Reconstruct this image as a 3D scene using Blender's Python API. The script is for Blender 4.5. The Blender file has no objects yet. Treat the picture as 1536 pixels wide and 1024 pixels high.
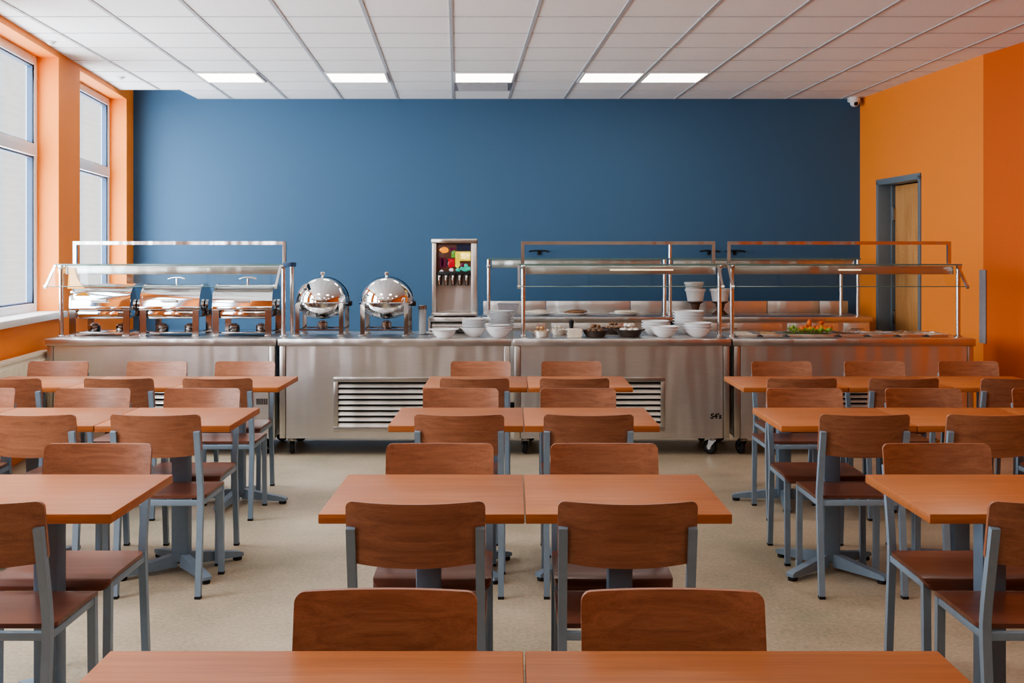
import bpy, bmesh, math, random
from mathutils import Vector, Matrix
random.seed(7)
PI = math.pi
COL = bpy.context.scene.collection
F, CX, HZ, EYE = 1650.0, 768.0, 385.0, 1.53      # focal length in px, vanishing point, eye height


def X(px, Y):
    """metres to the right of the camera axis of a thing seen at px and standing Y metres away"""
    return (px - CX) / F * Y


def Z(py, Y):
    return EYE - (py - HZ) * Y / F


# ------------------------------------------------------------------ mesh building
class MB:
    def __init__(self):
        self.v, self.f = [], []

    def add(self, verts, faces):
        o = len(self.v)
        self.v += [tuple(p) for p in verts]
        self.f += [tuple(i + o for i in f) for f in faces]
        return self

    def addbm(self, bm, mat=None):
        bm.verts.ensure_lookup_table()
        bm.verts.index_update()
        vs = [(mat @ v.co if mat else v.co.copy()) for v in bm.verts]
        fs = [[v.index for v in f.verts] for f in bm.faces]
        bm.free()
        return self.add(vs, fs)

    def box(self, x0, x1, y0, y1, z0, z1, bev=0.0, mat=None, seg=2):
        bm = bmesh.new()
        bmesh.ops.create_cube(bm, size=1)
        for v in bm.verts:
            v.co = Vector(((x0 + x1) / 2 + v.co.x * (x1 - x0), (y0 + y1) / 2 + v.co.y * (y1 - y0),
                           (z0 + z1) / 2 + v.co.z * (z1 - z0)))
        if bev > 0:
            bmesh.ops.bevel(bm, geom=bm.edges[:], offset=bev, segments=seg, affect='EDGES', profile=0.5)
        return self.addbm(bm, mat)

    def cbox(self, c, s, bev=0.0, mat=None):
        return self.box(c[0] - s[0] / 2, c[0] + s[0] / 2, c[1] - s[1] / 2, c[1] + s[1] / 2,
                        c[2] - s[2] / 2, c[2] + s[2] / 2, bev, mat)

    def lathe(self, prof, c=(0, 0, 0), n=28, mat=None, ring=False):
        """profile [(r, z)] turned round the z axis at c"""
        vs, fs = [], []
        for r, z in prof:
            for i in range(n):
                a = 2 * PI * i / n
                vs.append(Vector((c[0] + r * math.cos(a), c[1] + r * math.sin(a), c[2] + z)))
        for k in range(len(prof) - 1):
            for i in range(n):
                j = (i + 1) % n
                fs.append((k * n + i, k * n + j, (k + 1) * n + j, (k + 1) * n + i))
        if ring:
            k = len(prof) - 1
            for i in range(n):
                j = (i + 1) % n
                fs.append((k * n + i, k * n + j, j, i))
        if prof[0][0] > 1e-5 and not ring:
            fs.append(tuple(reversed(range(n))))
        if prof[-1][0] > 1e-5 and not ring:
            fs.append(tuple((len(prof) - 1) * n + i for i in range(n)))
        if mat:
            vs = [mat @ v for v in vs]
        return self.add(vs, fs)

    def cyl(self, p, q, r, n=16, r2=None):
        p, q = Vector(p), Vector(q)
        d = q - p
        m = Matrix.Translation(p) @ d.to_track_quat('Z', 'Y').to_matrix().to_4x4()
        return self.lathe([(r, 0), (r if r2 is None else r2, d.length)], (0, 0, 0), n, m)

    def sweep(self, pts, side, w, t):
        """rectangular bar along a polyline lying in the plane square to side"""
        pts = [Vector(p) for p in pts]
        side = Vector(side).normalized()
        vs, fs = [], []
        n = len(pts)
        for i, p in enumerate(pts):
            d0 = (pts[i] - pts[i - 1]).normalized() if i > 0 else (pts[1] - pts[0]).normalized()
            d1 = (pts[i + 1] - pts[i]).normalized() if i < n - 1 else d0
            d = (d0 + d1).normalized()
            k = 1.0 / max(0.35, d.dot(d0))
            nn = d.cross(side).normalized() * (t / 2 * k)
            s = side * (w / 2)
            vs += [p + s + nn, p - s + nn, p - s - nn, p + s - nn]
        for i in range(n - 1):
            for j in range(4):
                a, b = i * 4 + j, i * 4 + (j + 1) % 4
                fs.append((a, b, b + 4, a + 4))
        fs += [(3, 2, 1, 0), tuple((n - 1) * 4 + j for j in range(4))]
        return self.add(vs, fs)

    def tube(self, pts, r, n=10):
        pts = [Vector(p) for p in pts]
        vs, fs = [], []
        m = len(pts)
        ref = Vector((0.13, 0.31, 0.94))
        for i, p in enumerate(pts):
            d = (pts[min(i + 1, m - 1)] - pts[max(i - 1, 0)]).normalized()
            a = d.cross(ref)
            if a.length < 0.05:
                a = d.cross(Vector((1, 0, 0)))
            a.normalize()
            b = d.cross(a)
            for k in range(n):
                t = 2 * PI * k / n
                vs.append(p + a * (r * math.cos(t)) + b * (r * math.sin(t)))
        for i in range(m - 1):
            for k in range(n):
                j = (k + 1) % n
                fs.append((i * n + k, i * n + j, (i + 1) * n + j, (i + 1) * n + k))
        fs += [tuple(reversed(range(n))), tuple((m - 1) * n + k for k in range(n))]
        return self.add(vs, fs)

    def prism(self, poly, axis, a, b):
        """poly [(p, q)] extruded along axis ('x': p=y q=z, 'y': p=x q=z, 'z': p=x q=y)"""
        def P(p, q, t):
            return {'x': (t, p, q), 'y': (p, t, q), 'z': (p, q, t)}[axis]
        n = len(poly)
        vs = [P(p, q, a) for p, q in poly] + [P(p, q, b) for p, q in poly]
        fs = [tuple(range(n)), tuple(reversed(range(n, 2 * n)))]
        for i in range(n):
            j = (i + 1) % n
            fs.append((i, n + i, n + j, j))
        return self.add(vs, fs)

    def panel(self, w, h, t, r, fn, nu=16):
        """rounded-corner sheet: (u, v) on a w x h sheet -> fn(u, v, side) with side +-t/2"""
        k = 6
        vsamp = [r * (1 - math.cos(PI / 2 * i / k)) for i in range(k + 1)]
        mid = [r + (h - 2 * r) * i / 5 for i in range(1, 5)]
        vv = vsamp + mid + [h - x for x in reversed(vsamp)]
        front, back = [], []
        for v in vv:
            e = min(v, h - v)
            ins = 0 if e >= r else r - math.sqrt(max(0, r * r - (r - e) ** 2))
            hw = w / 2 - ins
            for i in range(nu + 1):
                u = -hw + 2 * hw * i / nu
                front.append(fn(u, v, t / 2))
                back.append(fn(u, v, -t / 2))
        n, m = nu + 1, len(vv)
        N = len(front)
        fs = []
        for a in range(m - 1):
            for i in range(nu):
                p = a * n + i
                fs.append((p, p + 1, p + n + 1, p + n))
                fs.append((N + p, N + p + n, N + p + n + 1, N + p + 1))
        ring = [i for i in range(n)] + [a * n + nu for a in range(1, m)] + \
               [(m - 1) * n + i for i in range(nu - 1, -1, -1)] + [a * n for a in range(m - 2, 0, -1)]
        for i in range(len(ring)):
            p, q = ring[i], ring[(i + 1) % len(ring)]
            fs.append((p, N + p, N + q, q))
        return self.add(front + back, fs)

    def blob(self, c, r, seed=0, amp=0.15, sub=2):
        bm = bmesh.new()
        bmesh.ops.create_icosphere(bm, subdivisions=sub, radius=1)
        rn = random.Random(seed)
        ph = [rn.uniform(0, 6) for _ in range(6)]
        for v in bm.verts:
            k = 1 + amp * (math.sin(3 * v.co.x + ph[0]) * math.cos(2.6 * v.co.y + ph[1]) + .6 * math.sin(4.1 * v.co.z + ph[2] + 2 * v.co.x))
            v.co = Vector((c[0] + v.co.x * r[0] * k, c[1] + v.co.y * r[1] * k, c[2] + v.co.z * r[2] * k))
        return self.addbm(bm)


def mesh_of(name, mb, m, smooth=35):
    me = bpy.data.meshes.new(name)
    me.from_pydata([tuple(v) for v in mb.v], [], mb.f)
    bm = bmesh.new()
    bm.from_mesh(me)
    bmesh.ops.remove_doubles(bm, verts=bm.verts[:], dist=1e-6)
    bmesh.ops.recalc_face_normals(bm, faces=bm.faces[:])
    bm.to_mesh(me)
    bm.free()
    if smooth:
        for p in me.polygons:
            p.use_smooth = True
        me.set_sharp_from_angle(angle=math.radians(smooth))
    me.materials.append(m)
    return me


def obj(name, mb, m, parent=None, smooth=35, label=None):
    o = bpy.data.objects.new(name, mesh_of(name, mb, m, smooth))
    COL.objects.link(o)
    if parent:
        o.parent = parent
    if label:
        o['label'] = label
    return o


def tag(o, label, cat, group=None):
    o['label'] = label
    o['category'] = cat
    if group:
        o['group'] = group
    return o


def thing(name, label, cat, loc=(0, 0, 0), rz=0, group=None):
    o = bpy.data.objects.new(name, None)
    o.empty_display_size = 0.1
    COL.objects.link(o)
    o.location = loc
    o.rotation_euler = (0, 0, rz)
    return tag(o, label, cat, group)


def struct(name, mb, m, parent=None, smooth=0):
    o = obj(name, mb, m, parent, smooth)
    if not parent:
        o['kind'] = 'structure'
    return o


def dup(root, loc, rz, label, group=None):
    """a copy of a thing with copies of its parts and their sub-parts"""
    r = root.copy()
    COL.objects.link(r)
    r.location = loc
    r.rotation_euler = (0, 0, rz)
    r['label'] = label
    if group:
        r['group'] = group
    for ch in list(root.children):
        c = ch.copy()
        COL.objects.link(c)
        c.parent = r
        for g in list(ch.children):
            d = g.copy()
            COL.objects.link(d)
            d.parent = c
    return r


# ------------------------------------------------------------------ materials
def srgb(r, g, b):
    def c(x):
        x /= 255
        return x / 12.92 if x <= .04045 else ((x + .055) / 1.055) ** 2.4
    return (c(r), c(g), c(b), 1)


def new_mat(name):
    m = bpy.data.materials.new(name)
    m.use_nodes = True
    nt = m.node_tree
    b = nt.nodes['Principled BSDF']
    return m, nt, b


def link(nt, a, b):
    nt.links.new(a, b)


def noise(nt, vec, scale, detail=3, rough=.5, dist=0):
    n = nt.nodes.new('ShaderNodeTexNoise')
    n.inputs['Scale'].default_value = scale
    n.inputs['Detail'].default_value = detail
    n.inputs['Roughness'].default_value = rough
    n.inputs['Distortion'].default_value = dist
    if vec:
        link(nt, vec, n.inputs['Vector'])
    return n.outputs['Fac']


def ramp(nt, fac, stops):
    n = nt.nodes.new('ShaderNodeValToRGB')
    e = n.color_ramp.elements
    while len(e) < len(stops):
        e.new(.5)
    for el, (p, c) in zip(e, stops):
        el.position = p
        el.color = c
    link(nt, fac, n.inputs['Fac'])
    return n.outputs['Color']


def objcoord(nt, scale=(1, 1, 1), rand=True):
    tc = nt.nodes.new('ShaderNodeTexCoord')
    mp = nt.nodes.new('ShaderNodeMapping')
    mp.inputs['Scale'].default_value = scale
    if rand:
        oi = nt.nodes.new('ShaderNodeObjectInfo')
        mul = nt.nodes.new('ShaderNodeVectorMath')
        mul.operation = 'MULTIPLY'
        cmb = nt.nodes.new('ShaderNodeCombineXYZ')
        for i in range(3):
            link(nt, oi.outputs['Random'], cmb.inputs[i])
        link(nt, cmb.outputs[0], mul.inputs[0])
        mul.inputs[1].default_value = (17.3, 9.1, 23.7)
        add = nt.nodes.new('ShaderNodeVectorMath')
        add.operation = 'ADD'
        link(nt, tc.outputs['Object'], add.inputs[0])
        link(nt, mul.outputs[0], add.inputs[1])
        link(nt, add.outputs[0], mp.inputs['Vector'])
    else:
        link(nt, tc.outputs['Object'], mp.inputs['Vector'])
    return mp.outputs['Vector']


def bump(nt, b, h, strength, dist=.002):
    n = nt.nodes.new('ShaderNodeBump')
    n.inputs['Strength'].default_value = strength
    n.inputs['Distance'].default_value = dist
    link(nt, h, n.inputs['Height'])
    link(nt, n.outputs['Normal'], b.inputs['Normal'])


def plain(name, col, rough=.5, metal=0.0, var=.06, nscale=30, spec=.5, bmp=0.0):
    """single colour with a faint noise in tone, so nothing is a flat fill"""
    m, nt, b = new_mat(name)
    v = objcoord(nt, rand=False)
    f = noise(nt, v, nscale, 4)
    lo = tuple(c * (1 - var) for c in col[:3]) + (1,)
    hi = tuple(min(1, c * (1 + var)) for c in col[:3]) + (1,)
    link(nt, ramp(nt, f, [(.3, lo), (.7, hi)]), b.inputs['Base Color'])
    b.inputs['Roughness'].default_value = rough
    b.inputs['Metallic'].default_value = metal
    b.inputs['Specular IOR Level'].default_value = spec
    if bmp:
        bump(nt, b, f, bmp)
    return m


def wood(name, dark, mid, light, rough=.38, sx=1.1, sy=13., coat=0.0):
    m, nt, b = new_mat(name)
    v = objcoord(nt, (sx, sy, sy))
    g = noise(nt, v, 2.2, 6, .55, 1.1)
    v2 = objcoord(nt, (sx * 3, sy * 9, sy * 9))
    fine = noise(nt, v2, 3.0, 3, .6, .2)
    c1 = ramp(nt, g, [(.28, dark), (.5, mid), (.74, light)])
    c2 = ramp(nt, fine, [(.3, (.72, .70, .68, 1)), (.62, (1.05, 1.05, 1.05, 1))])
    mx = nt.nodes.new('ShaderNodeMix')
    mx.data_type = 'RGBA'
    mx.blend_type = 'MULTIPLY'
    mx.inputs['Factor'].default_value = .75
    link(nt, c1, mx.inputs['A'])
    link(nt, c2, mx.inputs['B'])
    oi = nt.nodes.new('ShaderNodeObjectInfo')
    hs = nt.nodes.new('ShaderNodeHueSaturation')
    mr = nt.nodes.new('ShaderNodeMapRange')
    mr.inputs['To Min'].default_value = .88
    mr.inputs['To Max'].default_value = 1.14
    link(nt, oi.outputs['Random'], mr.inputs['Value'])
    link(nt, mr.outputs['Result'], hs.inputs['Value'])
    link(nt, mx.outputs['Result'], hs.inputs['Color'])
    link(nt, hs.outputs['Color'], b.inputs['Base Color'])
    b.inputs['Roughness'].default_value = rough
    b.inputs['Coat Weight'].default_value = coat
    b.inputs['Coat Roughness'].default_value = .3
    bump(nt, b, fine, .06, .001)
    return m


def steel(name, col, rough=.28, scale=(1.5, 1.5, 90), streak=.06):
    m, nt, b = new_mat(name)
    v = objcoord(nt, scale)
    f = noise(nt, v, 6, 4)
    lo = tuple(c * (1 - streak) for c in col[:3]) + (1,)
    hi = tuple(min(1, c * (1 + streak)) for c in col[:3]) + (1,)
    link(nt, ramp(nt, f, [(.3, lo), (.7, hi)]), b.inputs['Base Color'])
    b.inputs['Metallic'].default_value = 1
    mr = nt.nodes.new('ShaderNodeMapRange')
    mr.inputs['To Min'].default_value = rough * .8
    mr.inputs['To Max'].default_value = rough * 1.25
    link(nt, f, mr.inputs['Value'])
    link(nt, mr.outputs['Result'], b.inputs['Roughness'])
    b2 = noise(nt, objcoord(nt, (2.4, 2.4, .5)), 1.5, 2)
    bump(nt, b, b2, .75, .055)
    return m


def glass(name, tint=(.95, .975, .965, 1), gl=.32, base=.02):
    m = bpy.data.materials.new(name)
    m.use_nodes = True
    nt = m.node_tree
    nt.nodes.clear()
    out = nt.nodes.new('ShaderNodeOutputMaterial')
    tr = nt.nodes.new('ShaderNodeBsdfTransparent')
    tr.inputs['Color'].default_value = tint
    gs = nt.nodes.new('ShaderNodeBsdfGlossy')
    gs.inputs['Roughness'].default_value = .02
    lw = nt.nodes.new('ShaderNodeLayerWeight')
    lw.inputs['Blend'].default_value = .5
    fr = nt.nodes.new('ShaderNodeMath')
    fr.operation = 'POWER'
    fr.inputs[1].default_value = 4
    link(nt, lw.outputs['Facing'], fr.inputs[0])
    mul = nt.nodes.new('ShaderNodeMath')
    mul.operation = 'MULTIPLY_ADD'
    mul.inputs[1].default_value = gl
    mul.inputs[2].default_value = base
    mul.use_clamp = True
    link(nt, fr.outputs[0], mul.inputs[0])
    mx = nt.nodes.new('ShaderNodeMixShader')
    link(nt, mul.outputs[0], mx.inputs[0])
    link(nt, tr.outputs[0], mx.inputs[1])
    link(nt, gs.outputs[0], mx.inputs[2])
    link(nt, mx.outputs[0], out.inputs['Surface'])
    return m


def emit(name, col, strength):
    m, nt, b = new_mat(name)
    v = objcoord(nt, rand=False)
    f = noise(nt, v, 40, 2)
    c = ramp(nt, f, [(.2, tuple(x * .97 for x in col[:3]) + (1,)), (.8, col)])
    link(nt, c, b.inputs['Emission Color'])
    b.inputs['Emission Strength'].default_value = strength
    b.inputs['Base Color'].default_value = col
    return m


def floor_mat():
    m, nt, b = new_mat('floor_vinyl')
    v = objcoord(nt, rand=False)
    a = noise(nt, v, 1.3, 5, .6)
    c = noise(nt, v, 55, 6, .7, .3)
    mx = nt.nodes.new('ShaderNodeMath')
    mx.operation = 'MULTIPLY_ADD'
    mx.inputs[1].default_value = .45
    link(nt, a, mx.inputs[0])
    m2 = nt.nodes.new('ShaderNodeMath')
    m2.operation = 'MULTIPLY'
    m2.inputs[1].default_value = .55
    link(nt, c, m2.inputs[0])
    link(nt, m2.outputs[0], mx.inputs[2])
    link(nt, ramp(nt, mx.outputs[0], [(.40, srgb(148, 143, 120)), (.5, srgb(176, 162, 138)), (.60, srgb(194, 180, 156))]), b.inputs['Base Color'])
    r = ramp(nt, c, [(.3, (.38,) * 3 + (1,)), (.7, (.55,) * 3 + (1,))])
    link(nt, r, b.inputs['Roughness'])
    bump(nt, b, c, .05, .001)
    return m


def tile_mat():
    m, nt, b = new_mat('ceiling_tile')
    v = objcoord(nt, rand=False)
    f = noise(nt, v, 160, 3, .6)
    g = noise(nt, v, .9, 2)
    c = ramp(nt, f, [(.3, srgb(240, 240, 240)), (.6, srgb(251, 251, 251))])
    link(nt, c, b.inputs['Base Color'])
    b.inputs['Roughness'].default_value = .9
    bump(nt, b, f, .2, .002)
    return m


def brick_mat():
    m, nt, b = new_mat('pale_brick')
    tc = nt.nodes.new('ShaderNodeTexCoord')
    sep = nt.nodes.new('ShaderNodeSeparateXYZ')
    cmb = nt.nodes.new('ShaderNodeCombineXYZ')
    link(nt, tc.outputs['Object'], sep.inputs[0])
    link(nt, sep.outputs['Y'], cmb.inputs['X'])
    link(nt, sep.outputs['Z'], cmb.inputs['Y'])
    br = nt.nodes.new('ShaderNodeTexBrick')
    br.inputs['Scale'].default_value = 2.2
    br.inputs['Color1'].default_value = (.088, .083, .074, 1)
    br.inputs['Color2'].default_value = (.080, .076, .068, 1)
    br.inputs['Mortar'].default_value = (.096, .092, .084, 1)
    br.inputs['Mortar Size'].default_value = .015
    link(nt, cmb.outputs[0], br.inputs['Vector'])
    link(nt, br.outputs['Color'], b.inputs['Base Color'])
    b.inputs['Roughness'].default_value = .9
    return m


M = {}
M['blue'] = plain('blue_wall_paint', srgb(66, 100, 130), .62, var=.03, nscale=120, spec=.3, bmp=.05)
M['orange'] = plain('orange_wall_paint', srgb(242, 142, 62), .6, var=.03, nscale=120, spec=.3, bmp=.05)
M['orange_deep'] = plain('deep_orange_wall_paint', srgb(208, 102, 40), .6, var=.03, nscale=120, spec=.3, bmp=.05)  # darker tone paints in the shade on the nearer right stretch
M['cream_wall'] = plain('cream_wall_paint', srgb(214, 206, 194), .7, var=.02, nscale=60)
M['tile'] = tile_mat()
M['grid'] = plain('ceiling_grid_paint', srgb(186, 188, 192), .5)
M['floor'] = floor_mat()
M['chairwood'] = wood('chair_plywood', srgb(136, 89, 65), srgb(156, 105, 78), srgb(172, 120, 91), .36, .9, 20, .12)
M['seatwood'] = wood('seat_plywood', srgb(94, 56, 42), srgb(112, 68, 52), srgb(128, 82, 62), .32, .9, 20, .15)
M['tablewood'] = wood('table_veneer', srgb(158, 92, 46), srgb(172, 103, 53), srgb(186, 116, 64), .42, .8, 20, .12)
M['leg'] = plain('grey_blue_leg_paint', srgb(132, 153, 171), .4, .1, var=.04)
M['column'] = plain('grey_blue_column_paint', srgb(116, 138, 158), .42, .1, var=.04)
M['rubber'] = plain('black_rubber', srgb(24, 24, 26), .6)
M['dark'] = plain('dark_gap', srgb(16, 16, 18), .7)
M['steel'] = steel('brushed_steel', (.70, .685, .66, 1), .34, (1.5, 1.5, 90), .05)
M['steel_top'] = steel('brushed_steel_top', (.60, .59, .575, 1), .32, (90, 1.5, 1.5), .05)
M['steel_trim'] = steel('steel_trim', (.50, .485, .46, 1), .3)
M['slat'] = steel('steel_slat', (.58, .55, .50, 1), .45)
M['tubesteel'] = steel('steel_tube', (.66, .65, .63, 1), .22)
M['chrome'] = plain('polished_chrome', (.70, .695, .69, 1), .055, 1.0, var=.01)
M['chrome_dark'] = plain('chrome_leg', (.36, .35, .34, 1), .14, 1.0, var=.03)
M['glass'] = glass('sneeze_guard_glass')
M['pane'] = glass('window_glass', (.98, .99, 1, 1), .10, .01)
M['glass_edge'] = plain('green_glass_edge', srgb(96, 122, 116), .15)
M['white_frame'] = plain('white_window_frame', srgb(232, 236, 240), .4, var=.02)
M['sill'] = plain('sill_stone', srgb(222, 218, 214), .4, var=.05, nscale=14)
M['sill_edge'] = plain('sill_edge', srgb(150, 140, 130), .5, var=.12, nscale=20)
M['gasket'] = plain('window_gasket', srgb(58, 82, 112), .5)
M['radiator'] = plain('cream_radiator', srgb(232, 222, 198), .4, var=.02)
M['ceramic'] = plain('white_ceramic', srgb(236, 237, 238), .22, var=.02)
M['plastic_white'] = plain('white_plastic', srgb(228, 228, 226), .35, var=.02)
M['frame_grey'] = plain('door_frame_grey', srgb(112, 124, 132), .4, var=.03)
M['doorwood'] = wood('door_oak', srgb(190, 134, 78), srgb(208, 152, 94), srgb(220, 168, 110), .45, 9, 9)
M['doorwood'].node_tree.nodes['Mapping'].inputs['Scale'].default_value = (9, 9, .7)
M['troffer'] = emit('troffer_diffuser', (1.0, .955, .88, 1), 5.0)
M['led'] = emit('warm_led', (1.0, .76, .46, 1), .95)
M['amber'] = emit('amber_lamp', (1.0, .45, .05, 1), .22)
M['brick'] = brick_mat()
M['black'] = plain('black_plastic', srgb(28, 28, 30), .4)
M['guard'] = plain('grey_corner_guard', srgb(150, 146, 150), .45, .3)

# ------------------------------------------------------------------ room shell
CEIL = 3.24
YB = 11.9                                   # back wall
LA, LB = (-3.783 + .1154 * (9.18 - 7.2), 7.2), (-4.097, YB)      # left wall in view
RA, RB = (X(1475, 9.31), 9.31), (X(1290, YB), YB)                # right wall beside the counter
RC = (4.72, 4.6)                                               # its nearer stretch turns a little away


class Wall:
    """a wall from p to q (plan points), inner side on the left when walking p -> q if flip is False"""
    def __init__(self, p, q, flip):
        self.p, self.q = Vector(p), Vector(q)
        self.L = (self.q - self.p).length
        self.d = (self.q - self.p) / self.L
        self.n = Vector((self.d.y, -self.d.x)) if flip else Vector((-self.d.y, self.d.x))   # into the room

    def at(self, s, z, o=0):
        w = self.p + self.d * s + self.n * o
        return Vector((w.x, w.y, z))

    def s_of_y(self, y):
        return (y - self.p.y) / self.d.y

    def mesh(self, mb, top, openings, depth):
        """openings: (s0, s1, z0, z1); the wall face with holes and the reveals"""
        ops = sorted(openings)
        xs = [0] + [v for o in ops for v in o[:2]] + [self.L]
        for i in range(len(xs) - 1):
            a, b = xs[i], xs[i + 1]
            if i % 2 == 0:
                mb.add([self.at(a, 0), self.at(b, 0), self.at(b, top), self.at(a, top)], [(0, 1, 2, 3)])
            else:
                z0, z1 = ops[i // 2][2:]
                if z0 > 0:
                    mb.add([self.at(a, 0), self.at(b, 0), self.at(b, z0), self.at(a, z0)], [(0, 1, 2, 3)])
                mb.add([self.at(a, z1), self.at(b, z1), self.at(b, top), self.at(a, top)], [(0, 1, 2, 3)])
                c = [(a, z0), (b, z0), (b, z1), (a, z1)]
                for k in range(4):
                    (s0, t0), (s1, t1) = c[k], c[(k + 1) % 4]
                    mb.add([self.at(s0, t0), self.at(s1, t1), self.at(s1, t1, -depth), self.at(s0, t0, -depth)], [(0, 1, 2, 3)])
        return mb

    def frame(self, s, z, o=0):
        m = Matrix(((self.d.x, self.n.x, 0, 0), (self.d.y, self.n.y, 0, 0), (0, 0, 1, 0), (0, 0, 0, 1)))
        w = self.at(s, z, o)
        m.translation = w
        return m


struct('floor', MB().box(-4.6, 6.2, -3.2, 12.1, -.1, 0), M['floor'])

WTOP, WBOT, REC = 3.19, 1.07, .24
left = Wall(LA, LB, True)
left2 = Wall((-3.56, -3.0), LA, True)
win_y = [(7.41, 9.18), (9.82, 11.59)]
win_s = [(left.s_of_y(a), left.s_of_y(b)) for a, b in win_y]
win2_s = [(left2.s_of_y(a), left2.s_of_y(b)) for a, b in ((5.0, 6.77), (2.6, 4.37))]  # unseen windows, added to let more daylight in
wb = MB()
left.mesh(wb, 3.7, [(a, b, WBOT, WTOP) for a, b in win_s], REC)
left2.mesh(wb, 3.7, [(a, b, WBOT, WTOP) for a, b in win2_s], REC)
wl = struct('wall_left', wb, M['orange'])

struct('wall_back', MB().box(-4.16, 4.2, YB, YB + .2, 0, 3.7), M['blue'])

right = Wall(RA, RB, False)
DY0, DY1, DTOP = 10.48, 11.42, 2.30
ds0, ds1 = right.s_of_y(DY0), right.s_of_y(DY1)
wb = MB()
right.mesh(wb, 3.3, [(ds0, ds1, 0, DTOP)], .22)
struct('wall_right', wb, M['orange'])
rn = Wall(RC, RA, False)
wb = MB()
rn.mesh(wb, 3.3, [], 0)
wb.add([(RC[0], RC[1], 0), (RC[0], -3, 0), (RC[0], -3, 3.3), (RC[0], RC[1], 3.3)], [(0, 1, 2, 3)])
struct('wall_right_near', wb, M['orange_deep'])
struct('wall_front', MB().box(-5, 6, -3.1, -3.0, 0, 3.3), M['cream_wall'])

# ceiling with a recess over the back left corner
cb = MB()
NX, NY = -3.40, 11.24
cb.prism([(-3.64, -3.2), (6.2, -3.2), (6.2, NY), (-4.10, NY), (-3.64, 7.2)], 'z', CEIL, CEIL + .03)
cb.box(NX, 6.2, NY, YB + .1, CEIL, CEIL + .03)
cb.box(-4.2, NX + .1, NY - .1, YB + .1, 3.62, 3.65)
cb.box(-4.2, NX + .1, NY - .03, NY - .02, CEIL + .03, 3.63)
cb.box(NX + .02, NX + .03, NY - .03, YB + .1, CEIL + .03, 3.63)
struct('ceiling', cb, M['tile'])
# suspended grid, set a few degrees off the room axis
SK = -.0497
gb = MB()


def gline(k, y):
    return -.55 + .6 * k + SK * (y - 10.15)


for k in range(-5, 10):
    y0, y1 = -2.9, YB
    if gline(k, y1) < NX:
        y1 = NY
    w = .013
    vs = []
    for z in (CEIL - .006, CEIL + .001):
        for (y, s) in ((y0, -w), (y0, w), (y1, w), (y1, -w)):
            vs.append((gline(k, y) + s, y, z))
    gb.add(vs, [(0, 1, 2, 3), (0, 4, 5, 1), (1, 5, 6, 2), (2, 6, 7, 3), (3, 7, 4, 0)])
rows = [10.15 + .58 * i for i in range(-22, 4)]
for y in rows:
    x0 = NX if y > NY else (-3.6 if y < 7.2 else -3.6 - .098 * (y - 7.2))
    gb.box(x0, 5.2, y - .005, y + .005, CEIL - .004, CEIL + .001)
gb.box(-4.05, NX, NY - .02, NY, CEIL - .006, CEIL + .02)
struct('trim_1', gb, M['grid'])

# windows
def make_window(i, wall, s0, s1):
    w = s1 - s0
    h = WTOP - WBOT
    o = bpy.data.objects.new('window_%d' % i, None)
    COL.objects.link(o)
    o['kind'] = 'structure'
    o.matrix_world = wall.frame(s0, WBOT, -REC + .02)
    fb = MB()
    t, dp = .075, .07
    for a in ((0, t, 0, h), (w - t, w, 0, h), (t, w - t, 0, t), (t, w - t, h - t, h)):
        fb.box(a[0], a[1], -.02, dp - .02, a[2], a[3], .006)
    obj('window_frame', fb, M['white_frame'], o)
    tz = 2.41 - WBOT
    obj('transom', MB().box(t, w - t, -.02, dp, tz - .05, tz + .05, .008), M['white_frame'], o)
    gk = MB()
    for (z0, z1) in ((t, tz - .05), (tz + .05, h - t)):
        for a in ((t, t + .014, z0, z1), (w - t - .014, w - t, z0, z1), (t, w - t, z0, z0 + .014), (t, w - t, z1 - .014, z1)):
            gk.box(a[0], a[1], -.01, .035, a[2], a[3])
    obj('gasket', gk, M['gasket'], o)
    for (z0, z1) in ((t, tz - .05), (tz + .05, h - t)):
        obj('glass_pane', MB().box(t, w - t, .0, .008, z0, z1), M['pane'], o, 0)
    sb = MB().box(-.05 if i < 3 else 0, w + .05, REC - .02, REC + .04, -.045, .008, .006)
    sb.box(0.002, w - .002, .03, REC - .015, -.045, .008)
    obj('window_sill', sb, M['sill'], o)
    li = bpy.data.lights.new('window_portal', 'AREA')
    li.shape = 'RECTANGLE'
    li.size, li.size_y = w, h
    li.cycles.is_portal = True
    lo = bpy.data.objects.new('window_portal', li)
    COL.objects.link(lo)
    z = wall.n
    m = Matrix(((wall.d.x, 0, -z.x, 0), (wall.d.y, 0, -z.y, 0), (0, 1, 0, 0), (0, 0, 0, 1)))
    m.translation = wall.at((s0 + s1) / 2, (WTOP + WBOT) / 2, -REC - .05)
    if m.to_3x3().determinant() < 0:
        m = m @ Matrix.Diagonal((-1, 1, 1, 1))
    lo.matrix_world = m


for i, (a, b) in enumerate(win_s):
    make_window(i + 1, left, a, b)
for i, (a, b) in enumerate(win2_s):
    make_window(i + 3, left2, a, b)

# the pale wall of the next building, seen through the windows
eb = MB().box(-8.4, -8.0, 12.5, 36, -1, 15)
tag(obj('outside_building', eb, M['brick'], None, 0), 'pale brick wall of a building outside the left windows', 'building')

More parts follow.
